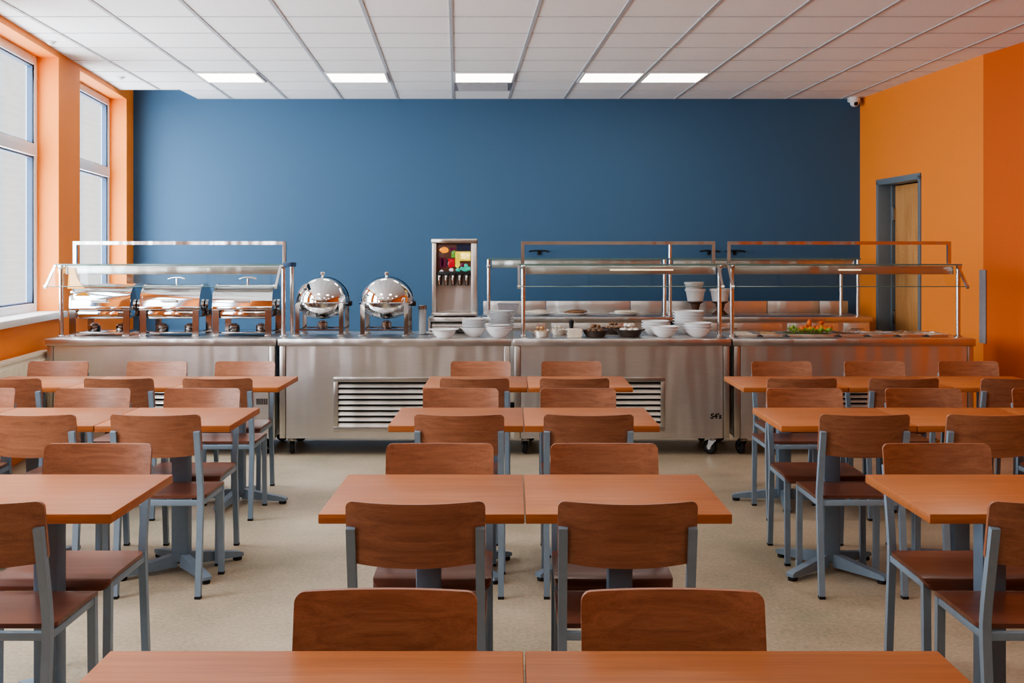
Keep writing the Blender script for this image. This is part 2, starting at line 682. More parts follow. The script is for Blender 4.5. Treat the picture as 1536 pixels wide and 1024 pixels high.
# door in the right wall
dr = bpy.data.objects.new('door_1', None)
COL.objects.link(dr)
dr['kind'] = 'structure'
dr.matrix_world = right.frame(ds0, 0, 0)
W = ds1 - ds0
fb = MB()
ft = .055
for a in ((-ft * .5, .02, 0, DTOP + .01), (W - .02, W + ft * .6, 0, DTOP + .01), (-ft * .5, W + ft * .6, DTOP - .03, DTOP + .03)):
    fb.box(a[0], a[1], -.2, .015, a[2], a[3], .003)
obj('door_frame', fb, M['frame_grey'], dr)
fb = MB().box(W - .05, W - .02, -.2, -.12, 0, DTOP - .03).box(.02, .05, -.2, -.19, 0, DTOP - .03)
obj('door_stop', fb, M['frame_grey'], dr)
leaf = obj('door_leaf', MB().box(.025, W - .075, -.19, -.145, .01, DTOP - .04, .003), M['doorwood'], dr)
for z in (.85, 1.91):
    obj('hinge', MB().box(W - .085, W - .045, -.147, -.125, z, z + .12, .003).cyl((W - .06, -.13, z - .01), (W - .06, -.13, z + .13), .008, 8), M['chrome_dark'], leaf)
obj('door_handle', MB().cyl((.13, -.147, 1.13), (.13, -.10, 1.13), .012, 10).cyl((.125, -.10, 1.13), (.24, -.10, 1.13), .010, 10).cyl((.13, -.146, 1.13), (.13, -.138, 1.13), .026, 14), M['black'], leaf)
# darkness behind the leaf edge
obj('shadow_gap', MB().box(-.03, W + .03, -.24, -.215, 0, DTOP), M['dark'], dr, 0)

# ------------------------------------------------------------------ ceiling fixtures
LROW = (10.15, 10.73)


def cell(k, inset, z0, z1, y0=LROW[0], y1=LROW[1]):
    vs = []
    for z in (z0, z1):
        for (y, kk, s) in ((y0 + inset, k, inset), (y0 + inset, k + 1, -inset), (y1 - inset, k + 1, -inset), (y1 - inset, k, inset)):
            vs.append((gline(kk, y) + s, y, z))
    return vs


BOXF = [(0, 1, 2, 3), (7, 6, 5, 4), (0, 4, 5, 1), (1, 5, 6, 2), (2, 6, 7, 3), (3, 7, 4, 0)]
names = {-4: 'leftmost', -2: 'second from left', 0: 'middle', 2: 'second from right', 3: 'rightmost'}
for k in (-4, -2, 0, 2, 3):
    t = thing('ceiling_light', 'glowing square ceiling light panel, %s in the row before the blue wall' % names[k], 'ceiling light',
              (gline(k, 10.44) + .3, 10.44, CEIL - .02), 0, 'ceiling light panels')
    inv = Matrix.Translation(-t.location)
    ob = MB()
    ou, inn = cell(k, .012, CEIL - .016, CEIL - .001), cell(k, .032, CEIL - .016, CEIL - .001)
    vs = [inv @ Vector(v) for v in ou[:4] + inn[:4] + ou[4:] + inn[4:]]
    fs = []
    for i in range(4):
        j = (i + 1) % 4
        fs += [(i, j, 4 + j, 4 + i), (i, 8 + i, 8 + j, j), (4 + i, 4 + j, 12 + j, 12 + i)]
    ob.add(vs, fs)
    obj('light_frame', ob, M['plastic_white'], t, 0)
    obj('diffuser', MB().add([inv @ Vector(v) for v in cell(k, .03, CEIL - .011, CEIL - .004)], BOXF), M['troffer'], t, 0)
t = thing('ceiling_vent', 'grey square ceiling vent behind the middle light panel', 'vent', (gline(0, 11.02) + .3, 11.02, CEIL - .02))
inv = Matrix.Translation(-t.location)
obj('vent_plate', MB().add([inv @ Vector(v) for v in cell(0, .02, CEIL - .010, CEIL - .002, 10.73, 11.31)], BOXF), M['guard'], t, 0)
vb = MB()
for i in range(7):
    vb.cbox((0, -.22 + i * .073, .006), (.5, .02, .008))
obj('vent_slats', vb, M['grid'], t)
for (px, py, lab) in ((76, 62, 'small white smoke detector on the ceiling above the left window'), (181, 115, 'small white smoke detector on the ceiling near the back left corner')):
    Y = F * (CEIL - EYE) / (HZ - py)
    t = thing('smoke_detector', lab, 'smoke detector', (X(px, Y), Y, CEIL), 0, 'ceiling smoke detectors')
    obj('base', MB().lathe([(.042, 0), (.042, -.007), (.038, -.010)], n=20), M['plastic_white'], t)
    obj('sensor_dome', MB().lathe([(.026, -.009), (.026, -.018), (.018, -.026), (.0001, -.028)], n=20), M['plastic_white'], t)
# dome camera in the back right corner
t = thing('security_camera', 'small white dome security camera high in the back right corner', 'security camera', (X(1284, 11.75), 11.80, Z(151, 11.75)))
obj('wall_mount', MB().box(-.05, .05, .02, .098, .0, .06, .01), M['plastic_white'], t)
obj('housing', MB().lathe([(.0001, .055), (.05, .05), (.062, .03), (.062, 0), (.055, -.012)], n=24), M['plastic_white'], t)
obj('lens_dome', MB().lathe([(.05, -.012), (.045, -.035), (.028, -.053), (.0001, -.06)], n=24), M['ceramic'], t)
obj('lens', MB().cyl((0, -.03, -.03), (0, -.062, -.034), .02, 16), M['black'], t)

# corner guard on the right wall corner
g = MB()
for wv in (right, rn):
    s = 0 if wv is right else rn.L
    e = s + .05 if wv is right else s - .05
    q = [wv.at(s, .80, .001), wv.at(e, .80, .001), wv.at(e, .80, .010), wv.at(s, .80, .010)]
    g.add(q + [v + Vector((0, 0, .62)) for v in q], BOXF)
tag(obj('corner_guard', g, M['guard']), 'grey metal corner guard strip on the orange wall corner', 'corner guard')

# radiator under the left window
r0, r1 = left.s_of_y(7.25), left.s_of_y(8.62)
t = bpy.data.objects.new('radiator', None)
COL.objects.link(t)
t.matrix_world = left.frame(r0, .15, 0)
tag(t, 'cream panel radiator on the orange wall under the left window', 'radiator')
L = r1 - r0
rb = MB().box(0, L, .09, .10, 0, .64, .004)
for i in range(int(L / .034)):
    rb.box(.014 + i * .034, .032 + i * .034, .098, .108, .03, .60, .004)
obj('front_panel', rb, M['radiator'], t)
obj('side_cover', MB().box(-.005, .01, .03, .11, 0, .65, .003).box(L - .01, L + .005, .03, .11, 0, .65, .003), M['radiator'], t)
gb = MB().box(0, L, .028, .036, .02, .64)
for i in range(int(L / .02)):
    gb.box(.004 + i * .02, .013 + i * .02, .036, .092, .63, .648)
gb.box(0, L, .03, .045, .63, .65).box(0, L, .085, .105, .63, .65)
obj('top_grille', gb, M['radiator'], t)
obj('wall_bracket', MB().box(.2, .24, 0.001, .03, .1, .55).box(L - .24, L - .2, 0.001, .03, .1, .55), M['radiator'], t)

# ------------------------------------------------------------------ chairs
def make_chair(label):
    t = thing('dining_chair', label, 'chair')
    lean = lambda z: -.026 - .2 * (z - .645)

    def back(u, v, s):
        k = u / .2
        z = .645 + v - (1 - k * k) * (.012 * (1 - v / .185) + .004 * v / .185)
        return (u, lean(z) - .036 * (1 - k * k) + s, z)
    obj('backrest', MB().panel(.402, .185, .013, .022, back), M['chairwood'], t, 50)

    def seat(u, v, s):
        k = u / .2
        y = .012 + v
        z = .443 - .006 * (1 - k * k) * math.sin(min(1, max(0, v / .34)) * PI) + s
        if v > .31:
            z -= .5 * (v - .31) ** 2 / .05
        return (u, y, z)
    obj('seat', MB().panel(.40, .36, .014, .03, seat), M['seatwood'], t, 50)
    for s in (-1, 1):
        x = s * .186
        lg = obj('leg', MB().sweep([(x, -.042, .010), (x, -.004, .40), (x, -.003, .46), (x, -.012, .52), (x, -.064, .752)], (1, 0, 0), .026, .026), M['leg'], t, 25)
        obj('foot_cap', MB().cbox((x, -.043, .006), (.027, .028, .012)), M['rubber'], lg)
        lg = obj('leg', MB().sweep([(x, .345, .010), (x, .335, .434)], (1, 0, 0), .026, .026), M['leg'], t, 25)
        obj('foot_cap', MB().cbox((x, .345, .006), (.027, .027, .012)), M['rubber'], lg)
    fb = MB()
    for s in (-1, 1):
        fb.box(s * .186 - .011, s * .186 + .011, .008, .324, .408, .432, .002)
    fb.box(-.174, .174, .325, .347, .406, .430, .002).box(-.174, .174, -.014, .008, .408, .432, .002)
    obj('seat_frame', fb, M['leg'], t, 25)
    return t


NEAR, FAR = 'near', 'far'
# centre line of each row of tables (front edge, back edge) as measured from the photo
ROWY = {1: (1.28, 2.18), 2: (3.335, 3.945), 3: (5.08, 5.69), 4: (6.57, 7.18)}
SLAT = {(1, FAR): 2.30, (2, NEAR): 3.165, (2, FAR): 4.12, (3, NEAR): 4.907, (3, FAR): 5.86, (4, NEAR): 6.365, (4, FAR): 7.38}
ROWN = {1: 'nearest', 2: 'second', 3: 'third', 4: 'farthest'}
chairs = []


def px_list(row, side, pxs, block):
    for px, pos in pxs:
        Y = SLAT[(row, side)]
        chairs.append((X(px, Y), Y, row, side, block, pos))


px_list(1, FAR, [(579, 'left seat'), (1008, 'right seat')], 'centre')
for row, side, a, b in ((2, NEAR, 623, 942), (2, FAR, 660, 906), (3, NEAR, 689, 883), (3, FAR, 691, 867), (4, NEAR, 712, 862), (4, FAR, 721, 857)):
    px_list(row, side, [(a, 'left seat'), (b, 'right seat')], 'centre')
A, B, C3 = 'aisle seat', 'middle seat', 'outer seat'
px_list(4, FAR, [(368, A), (236, B), (88, C3)], 'left')
px_list(4, NEAR, [(326, A), (178, B), (9, C3)], 'left')
px_list(3, FAR, [(304, A), (140, B), (-33, C3)], 'left')
px_list(3, NEAR, [(233, A), (46, B)], 'left')
px_list(2, FAR, [(148, A)], 'left')
px_list(2, NEAR, [(-38, A)], 'left')
px_list(4, FAR, [(1172, A), (1311, B), (1452, C3)], 'right')
px_list(4, NEAR, [(1203, A), (1356, B), (1524, C3)], 'right')
px_list(3, FAR, [(1206, A), (1384, B), (1574, C3)], 'right')
px_list(3, NEAR, [(1297, A), (1488, B)], 'right')
px_list(2, FAR, [(1404, A)], 'right')
px_list(2, NEAR, [(1588, A)], 'right')


def chair_label(row, side, block, pos):
    face = 'with its back to the camera' if side == NEAR else 'facing the camera'
    r = 'nearest' if (block != 'centre' and row == 2) else ROWN[row]
    return 'brown chair %s, %s, %s row, %s table block' % (face, pos, r, block)


proto = None
for (x, y, row, side, block, pos) in chairs:
    lab = chair_label(row, side, block, pos)
    rz = random.uniform(-.012, .012)
    loc = (x, y + .062, 0) if side == NEAR else (x, y - .062, 0)
    rz += 0 if side == NEAR else PI
    grp = 'brown plywood dining chairs'
    if proto is None:
        proto = make_chair(lab)
        proto['group'] = grp
        proto.location = loc
        proto.rotation_euler = (0, 0, rz)
        o = proto
    else:
        o = dup(proto, loc, rz, lab, grp)
    if row == 1:
        o.scale = (.95, 1, 1)
proto.scale = (.95, 1, 1)
for o in COL.objects:
    if o.name.startswith('dining_chair') and o is not proto and abs(o.location.y - proto.location.y) > .3:
        o.scale = (1, 1, 1)


# ------------------------------------------------------------------ tables
def make_table(label, w, d, turn=0.0):
    t = thing('dining_table', label, 'table')
    obj('tabletop', MB().box(-w / 2 + .001, w / 2 - .001, -d / 2, d / 2, .72, .75, .003), M['tablewood'], t)
    obj('column', MB().box(-.04, .04, -.04, .04, .045, .712, .008), M['column'], t)
    obj('top_plate', MB().box(-.17, .17, -.17, .17, .712, .72), M['column'], t)
    for i in range(4):
        a = PI / 4 + turn + i * PI / 2
        m = Matrix.Rotation(a, 4, 'Z')
        ab = MB()
        prof = [(.03, .022), (.03, .085), (.09, .076), (.30, .042), (.315, .034), (.315, .020), (.30, .018)]
        q = MB().prism(prof, 'y', -.021, .021)
        ab.add([m @ Vector(v) for v in q.v], q.f)
        arm = obj('base_arm', ab, M['leg'], t, 30)
        p = m @ Vector((.29, 0, 0))
        obj('foot_pad', MB().lathe([(.022, 0), (.024, .010), (.02, .022)], (p.x, p.y, 0), 14), M['rubber'], arm)
    return t


TW, TD = .628, .61
tables = []
tables.append((1, 'centre', -.797 + .41, .82, 'left half'))
tables.append((1, 'centre', -.797 + 1.232, .82, 'right half'))
for row, seam in ((2, .040), (3, .055), (4, .095)):
    tables.append((row, 'centre', seam - TW / 2 - .001, TW, 'left half'))
    tables.append((row, 'centre', seam + TW / 2 + .001, TW, 'right half'))
for row, e, n in ((2, -1.215, 1), (3, -1.303, 3), (4, -1.395, 3)):
    for i in range(n):
        tables.append((row, 'left', e - TW / 2 - i * (TW + .002), TW, ['aisle end', 'middle unit', 'outer end'][i]))
for row, e, n in ((2, 1.266, 1), (3, 1.243, 3), (4, 1.382, 3)):
    for i in range(n):
        tables.append((row, 'right', e + TW / 2 + i * (TW + .002), TW, ['aisle end', 'middle unit', 'outer end'][i]))
pt = {}
for (row, block, x, w, pos) in tables:
    rn_ = 'nearest' if (block != 'centre' and row == 2) else ROWN[row]
    lab = 'wood-topped table on grey pedestal, %s, %s row of the %s block' % (pos, rn_, block)
    y = sum(ROWY[row]) / 2
    grp = 'wood-topped pedestal tables'
    turn = -.76 if (block, row, pos) == ('left', 3, 'middle unit') else .62 if (block != 'centre' and row == 4) else (-.77 if row == 4 and pos == 'right half' else (0 if row == 4 else -.12))
    key = (w, row == 1, turn)
    if key not in pt:
        pt[key] = make_table(lab, w, ROWY[row][1] - ROWY[row][0], turn)
        pt[key].location = (x, y, 0)
        pt[key]['group'] = grp
    else:
        dup(pt[key], (x, y, 0), 0, lab, grp)

# ------------------------------------------------------------------ serving counters
CY0, CY1, CT = 8.42, 9.27, .902


def vent_parts(parent, x0, x1, z0, z1, y, n=8):
    fb = MB()
    b = .035
    fb.box(x0, x1, y - .012, y, z1 - b, z1, .003).box(x0, x1, y - .012, y, z0, z0 + b, .003)
    fb.box(x0, x0 + b, y - .012, y, z0 + b, z1 - b, .003).box(x1 - b, x1, y - .012, y, z0 + b, z1 - b, .003)
    v = obj('louvre_vent', fb, M['steel_trim'], parent)
    sb = MB()
    h = (z1 - z0 - 2 * b) / n
    for i in range(n):
        zc = z0 + b + h * i
        sb.prism([(y - .004, zc), (y - .001, zc + .002), (y + .018, zc + h * .60), (y + .015, zc + h * .60)], 'x', x0 + b * .7, x1 - b * .7)
    obj('slats', sb, M['slat'], v, 0)
    obj('vent_backing', MB().box(x0 + .01, x1 - .01, y + .020, y + .024, z0 + .01, z1 - .01), M['dark'], v, 0)


def caster(parent, x, y, rz):
    m = Matrix.Translation((x, y, 0)) @ Matrix.Rotation(rz, 4, 'Z')
    fb = MB()
    fb.box(-.045, .045, -.04, .04, .128, .136, .002, m)
    fb.lathe([(.026, .112), (.03, .118), (.03, .128)], n=16, mat=m)
    for s in (-1, 1):
        q = MB().prism([(-.03, .118), (.03, .118), (.046, .06), (.042, .045), (.026, .045)], 'x', s * .026 - .002, s * .026 + .002)
        fb.add([m @ Vector(v) for v in q.v], q.f)
    fb.box(-.028, .028, -.03, .03, .108, .118, 0, m)
    c = obj('caster', fb, M['chrome_dark'], parent)
    wb_ = MB()
    prof = [(.012, -.018), (.044, -.018), (.055, -.010), (.056, 0), (.055, .010), (.044, .018), (.012, .018)]
    wm = m @ Matrix.Translation((0, .034, .0565)) @ Matrix.Rotation(PI / 2, 4, 'Y')
    wb_.lathe(prof, n=24, mat=wm, ring=True)
    obj('wheel', wb_, M['rubber'], c)
    hb = MB().lathe([(.02, -.020), (.02, .020)], n=14, mat=wm)
    obj('hub', hb, M['steel_trim'], c)


def counter(label, x0, x1, vent, casters):
    t = thing('serving_counter', label, 'counter', ((x0 + x1) / 2, CY0, 0), 0, 'steel serving counters')
    w = (x1 - x0) / 2 - .004
    d = CY1 - CY0
    obj('worktop', MB().box(-w, w, 0, d, CT - .055, CT, .006), M['steel_top'], t)
    zb = .138
    vx = None
    if vent:
        vx = (vent[0] - t.location.x, vent[1] - t.location.x, vent[2], vent[3])
    # carcass: sides, back, bottom and the front panel round the vent opening
    bw = w - .012
    cb_ = MB().box(-bw, bw, .06, d - .02, zb + .01, CT - .055)
    obj('carcass', cb_, M['steel'], t, 0)
    fp = MB()
    f0, f1 = .018, .034
    sw = .05
    if vx:
        fp.box(-bw + sw, vx[0] + .01, f0, f1, zb, CT - .056).box(vx[1] - .01, bw - sw, f0, f1, zb, CT - .056)
        fp.box(vx[0] + .01, vx[1] - .01, f0, f1, zb, vx[2] + .01).box(vx[0] + .01, vx[1] - .01, f0, f1, vx[3] - .01, CT - .056)
    else:
        fp.box(-bw + sw, bw - sw, f0, f1, zb, CT - .056)
    obj('front_panel', fp, M['steel'], t, 0)
    for s in (-1, 1):
        obj('corner_post', MB().box(min(s * bw, s * (bw - sw + .004)), max(s * bw, s * (bw - sw + .004)), .014, .06, zb, CT - .056, .004), M['steel_trim'], t)
    if vx:
        vent_parts(t, *vx, f0)
    for (cx, cy, rz) in casters:
        caster(t, cx - t.location.x, cy, rz)
    return t


def vent(px0, px1, py0, py1):
    return (X(px0, CY0), X(px1, CY0), Z(py1, CY0), Z(py0, CY0))


cx = lambda p: X(p, CY0 + .1)
back_c = lambda a, b: [(X(a, 9.1), .70, 1.2), (X(b, 9.1), .70, -.7)]
u1 = counter('steel serving counter on casters, leftmost of four, under three roll-top chafing dishes', X(66, CY0), X(415, CY0),
             vent(150, 258, 566, 646), [(cx(100), .10, .3), (cx(396), .10, -.5)] + back_c(110, 418))
u2 = counter('steel serving counter on casters holding the two round chafing dishes', X(415.5, CY0), X(768, CY0),
             vent(500, 684, 566, 647), [(cx(438), .10, .15), (cx(748), .10, -.4)] + back_c(455, 730))
u3 = counter('steel serving counter on casters holding white bowls and food baskets, with a small scrawled mark', X(768.5, CY0), X(1098, CY0),
             vent(846, 998, 566, 647), [(cx(788), .10, .1), (cx(1071), .10, .9)] + back_c(800, 1050))
u4 = counter('steel serving counter on casters, rightmost of four, under the pans of salad', X(1098.5, CY0), X(1465, CY0),
             vent(1180, 1318, 576, 646), [(cx(1114), .10, .35), (cx(1440), .10, .2)] + back_c(1085, 1400))


def text_part(s, size, m, parent, loc, name='marking'):
    cu = bpy.data.curves.new(name, 'FONT')
    cu.body = s
    cu.size = size
    cu.extrude = .0008
    cu.offset = .002
    cu.shear = .12
    tmp = bpy.data.objects.new(name, cu)
    COL.objects.link(tmp)
    dg = bpy.context.evaluated_depsgraph_get()
    me = bpy.data.meshes.new_from_object(tmp.evaluated_get(dg))
    bpy.data.objects.remove(tmp)
    me.materials.clear()
    me.materials.append(m)
    o = bpy.data.objects.new(name, me)
    COL.objects.link(o)
    o.parent = parent
    o.location = loc
    o.rotation_euler = (PI / 2, 0, 0)
    return o


text_part("S4's", .056, M['black'], u3, (X(1066, CY0) - u3.location.x, .0165, Z(628, CY0)))
lb = MB()
for i in range(6):
    lb.box(X(384 + i * 2.9, CY0) - u1.location.x, X(385.7 + i * 2.9, CY0) - u1.location.x, .0145, .0185, Z(607, CY0), Z(598, CY0))
obj('vent_slots', lb, M['dark'], u1, 0)

# ------------------------------------------------------------------ sneeze guards
GY, GB = 8.66, 9.07


def guard(label, x0, x1, hx0, hx1, rear_post=False, strip=None):
    t = thing('sneeze_guard', label, 'sneeze guard', ((x0 + x1) / 2, GY, CT + .001), 0, 'glass sneeze guards over the serving counters')
    a, b = x0 - t.location.x, x1 - t.location.x
    ha, hb = hx0 - t.location.x, hx1 - t.location.x
    zs = 1.462 - CT
    for x in (a + .02, b - .02):
        p = obj('post', MB().cyl((x, 0, 0), (x, 0, zs), .017, 14), M['tubesteel'], t)
        obj('post_foot', MB().lathe([(.03, 0), (.03, .006), (.02, .012)], (x, 0, 0), 16), M['tubesteel'], p)
        obj('clamp', MB().cbox((x, -.012, zs - .012), (.034, .045, .03), .004), M['tubesteel'], p)
    if rear_post:
        obj('post', MB().cyl((b - .03, GB - GY - .02, 0), (b - .03, GB - GY - .02, zs), .017, 14), M['tubesteel'], t)
    sh = obj('glass_shelf', MB().box(a - .02, b + .0, -.03, GB - GY + .01, zs, zs + .010), M['glass'], t, 0)
    obj('glass_edge', MB().box(a - .02, b, -.032, -.028, zs - .001, zs + .011), M['glass_edge'], sh, 0)
    # sloping front pane hung from two brackets
    y1, z1 = -.21, 1.30 - CT
    fg = MB()
    n = Vector((0, -(zs - z1), -(0.03 - y1) * -1)).normalized() * .003
    P = [(a - .02, -.03, zs), (b - .02, -.03, zs), (b - .02, y1, z1), (a - .02, y1, z1)]
    fg.add([Vector(p) + n for p in P] + [Vector(p) - n for p in P], BOXF)
    fr = obj('front_glass', fg, M['glass'], t, 0)
    obj('glass_edge', MB().cyl((a - .02, y1, z1), (b - .02, y1, z1), .0038, 8), M['glass_edge'], fr)
    for x in (a - .015, b - .035):
        obj('bracket', MB().sweep([(x, -.02, zs + .004), (x, y1 - .01, z1 - .012)], (1, 0, 0), .018, .014).cyl((x - .012, y1, z1), (x + .012, y1, z1), .013, 10), M['tubesteel'], t)
    # lamp trough under the shelf
    tr = MB().box(a + .04, b - .04, .035, .16, zs - .072, zs - .006, .006)
    lh = obj('light_trough', tr, M['steel_top'], t)
    if strip:
        obj('lamp_strip', MB().box(X(strip[0], GY + .03) - t.location.x, X(strip[1], GY + .03) - t.location.x, .031, .036, zs - .042, zs - .031, .002), M['led'], lh)  # glowing strip stands for a warm reflection on the trough face
    # hoop standing on the back of the shelf
    yh, zh = GB - GY - .03, 1.642 - CT
    hp = MB().sweep([(ha, yh, zs + .010), (ha, yh, zh), (hb, yh, zh), (hb, yh, zs + .010)], (0, 1, 0), .03, .028)
    obj('top_rail', hp, M['tubesteel'], t, 25)
    return t


g1 = guard('steel and glass sneeze guard over the three roll-top chafing dishes', X(88, GY), X(429, GY), X(115, GB), X(428, GB), True)
obj('end_cap', MB().box(X(426, GY) - g1.location.x, X(437, GY) - g1.location.x, -.04, .2, 1.45 - CT, 1.485 - CT, .003), M['gasket'], g1)
g3 = guard('steel and glass sneeze guard over the white bowls and food baskets', X(781, GY), X(1083, GY), X(784, GB), X(1069, GB), False, (915, 1010))
g4 = guard('steel and glass sneeze guard over the salad pans beside the door', X(1094, GY), X(1441, GY), X(1092, GB), X(1421, GB), False, (1258, 1292))

# lamp glare and reflection in the guard glass, built as glowing amber shapes
hx, hy = X(99, 8.62), 8.80
t = thing('heat_lamp', 'amber glowing heat lamp shade under the left end of the sneeze guard', 'lamp', (hx, hy, 1.28))
sb = MB()
N = 10
vs, fs = [], []
for i in range(N + 1):
    k = i / N
    z = .165 * (1 - k)
    r0_, r1_ = .0, .045 + .085 * k * k
    for s in (0, 1):
        vs += [(r0_ - .004 * k, -.12 - .02 * k, z), (r1_, -.12 - .02 * k, z)] if s == 0 else [(r0_ - .004 * k, -.114 - .02 * k, z), (r1_, -.114 - .02 * k, z)]
for i in range(N):
    o = i * 4
    fs += [(o, o + 1, o + 5, o + 4), (o + 2, o + 6, o + 7, o + 3), (o, o + 4, o + 6, o + 2), (o + 1, o + 3, o + 7, o + 5)]
fs += [(0, 2, 3, 1), (N * 4, N * 4 + 1, N * 4 + 3, N * 4 + 2)]
obj('lamp_shade', sb.add(vs, fs), M['amber'], t)
obj('bulb', MB().blob((-.085, -.06, .14), (.03, .03, .034), 1, 0, 2), M['amber'], t)
obj('arm', MB().cyl((-.085, -.06, .165), (-.085, -.06, .178), .006, 8).cyl((-.085, -.06, .174), (-.03, -.12, .174), .005, 8), M['tubesteel'], t)  # arm added to carry the glare shape

# ------------------------------------------------------------------ chafing dishes
def chafer(label, px0, px1, thandle):
    yf, yb = 8.70, 9.08
    x0, x1 = X(px0, yf), X(px1, yf) - .02
    t = thing('chafing_dish', label, 'chafing dish', ((x0 + x1) / 2, yf, CT + .001), 0, 'roll-top chafing dishes')
    w, d = (x1 - x0) / 2, yb - yf
    zr = .235
    # roll-top lid: a half barrel across the dish
    prof = []
    for i in range(19):
        a = PI * i / 18
        prof.append((d / 2 - (d / 2 - .005) * math.cos(a), zr + .175 * math.sin(a) ** .8))
    lid = obj('roll_lid', MB().prism(prof, 'x', -w + .012, w - .012), M['chrome'], t, 40)
    for s in (-1, 1):
        lb_ = MB()
        o = MB().prism([((y - d / 2) * 1.03 + d / 2, (z - zr) * 1.03 + zr) for y, z in prof], 'x', s * (w - .010) - .008, s * (w - .010) + .008)
        lb_.add(o.v, o.f)
        obj('lid_rim', lb_, M['chrome'], lid, 40)
    obj('lid_handle', MB().cyl((-.06, -.018, zr + .045), (.06, -.018, zr + .045), .011, 12).box(-.055, -.04, -.016, .03, zr + .04, zr + .05).box(.04, .055, -.016, .03, zr + .04, zr + .05), M['chrome'], lid)
    if thandle:
        obj('lid_knob', MB().cyl((.0, d * .5, zr + .16), (.0, d * .5, zr + .215), .008, 10).tube([(-.07, d * .5, zr + .213), (-.03, d * .5, zr + .225), (.03, d * .5, zr + .225), (.07, d * .5, zr + .213)], .006), M['chrome'], lid)
    obj('rim', MB().box(-w, w, -.012, d + .012, zr - .03, zr, .008), M['chrome'], t)
    obj('water_pan', MB().box(-w + .04, w - .04, .01, d - .01, zr - .10, zr - .03, .02), M['chrome'], t)
    for sx in (-1, 1):
        for y in (.0, d):
            lg = MB().sweep([(sx * (w - .03), y, zr - .02), (sx * (w - .03), y, .006)], (1, 0, 0), .05, .010)
            lg.box(sx * (w - .03) - .028, sx * (w - .03) + .028, y - .014, y + .014, 0, .008, .003)
            obj('leg', lg, M['chrome_dark'], t)
        obj('hinge', MB().cyl((sx * (w + .004), d / 2, zr + .005), (sx * (w + .026), d / 2, zr + .005), .045, 20), M['chrome'], t)
    obj('lower_shelf', MB().box(-w + .04, w - .04, .02, d - .02, .02, .030, .003), M['chrome_dark'], t)
    for bx in (-.11, .11):
        fbn = obj('fuel_burner', MB().lathe([(.042, .030), (.045, .036), (.045, .075), (.03, .080), (.03, .088), (.012, .092)], (bx, d / 2, 0), 18), M['chrome_dark'], t)
    return t


chafer('polished roll-top chafing dish, leftmost of the three, nearest the window', 103, 199, False)
chafer('polished roll-top chafing dish, middle of the three under the sneeze guard', 209, 303, True)
chafer('polished roll-top chafing dish, rightmost of the three, beside the round ones', 318, 412, True)


def round_chafer(label, px):
    Y = 8.84
    t = thing('round_chafing_dish', label, 'chafing dish', (X(px, Y), Y, CT + .001), 0, 'round chafing dishes')
    zr, R = .262, .212
    dome = [(R * math.cos(PI / 2 * i / 14), zr + .004 + .20 * math.sin(PI / 2 * i / 14)) for i in range(14)] + [(.0001, zr + .204)]
    d_ = obj('dome_lid', MB().lathe(dome, n=44), M['chrome'], t, 40)
    # rear roll shell of the lid, one thickness larger, ending in an arc over the top
    vs, fs = [], []
    nu, nv = 26, 14
    for i in range(nu + 1):
        a = math.radians(-22) + math.radians(204) * 0 + (PI * 1.0) * i / nu
        for j in range(nv + 1):
            th = math.radians(100 + 78 * j / nv)
            # barrel angle th about x, position i along x
            c = math.cos(PI * i / nu)
            sn = math.sin(PI * i / nu)
            p = Vector((-(R + .005) * c, -(R + .005) * sn * math.cos(th), zr + .004 + (.205) * sn * math.sin(th)))
            vs.append(p)
    for i in range(nu):
        for j in range(nv):
            o = i * (nv + 1) + j
            fs.append((o, o + 1, o + nv + 2, o + nv + 1))
    obj('roll_shell', MB().add(vs, fs), M['chrome'], d_, 60)
    obj('lid_knob', MB().lathe([(.012, 0), (.008, .014), (.018, .022), (.02, .034), (.012, .044), (.0001, .046)], (0, 0, zr + .20), 16), M['chrome'], d_)
    obj('lid_handle', MB().tube([(-.05, -R * .98, zr + .03), (-.03, -R * 1.09, zr + .03), (.03, -R * 1.09, zr + .03), (.05, -R * .98, zr + .03)], .007), M['chrome'], d_)
    pan = [(.0001, zr - .135)] + [(R * .95 * math.sin(PI / 2 * i / 12), zr - .008 - .127 * math.cos(PI / 2 * i / 12)) for i in range(1, 13)]
    obj('food_pan', MB().lathe(pan, n=44), M['chrome'], t, 40)
    ring = MB()
    rp = [(R * .93, zr - .012), (R * 1.04, zr - .012), (R * 1.05, zr), (R * 1.02, zr + .008), (R * .95, zr + .006), (R * .93, zr - .012)]
    ring.lathe(rp[:-1], n=44, ring=True)
    obj('rim_ring', ring, M['chrome'], t, 40)
    for sx in (-1, 1):
        for sy in (-1, 1):
            x, y = sx * .165, sy * .145
            lg = MB().sweep([(x * 1.0, y, zr - .004), (x * 1.05, y * 1.05, zr - .02), (x * 1.05, y * 1.05, .004)], (1, 0, 0), .034, .014)
            lg.box(x * 1.05 - .03, x * 1.05 + .03, y * 1.05 - .016, y * 1.05 + .016, 0, .010, .003)
            obj('leg', lg, M['chrome_dark'], t)
    hb = MB().box(.19, .235, -.03, .03, zr - .03, zr + .012, .006)
    obj('hinge_block', hb, M['black'], t)
    obj('lower_ring', MB().box(-.172, .172, -.156, -.146, .045, .056).box(-.172, .172, .146, .156, .045, .056).box(-.178, -.168, -.15, .15, .045, .056).box(.168, .178, -.15, .15, .045, .056).box(-.07, .07, -.15, .15, .045, .050), M['chrome_dark'], t)
    obj('fuel_burner', MB().lathe([(.040, .052), (.043, .056), (.043, .10), (.03, .106), (.03, .114), (.01, .118)], n=18), M['chrome_dark'], t)
    return t


round_chafer('round domed chafing dish with a knob, left of the pair', 484)
round_chafer('round domed chafing dish with a knob, right of the pair, beside the drink machine', 580)

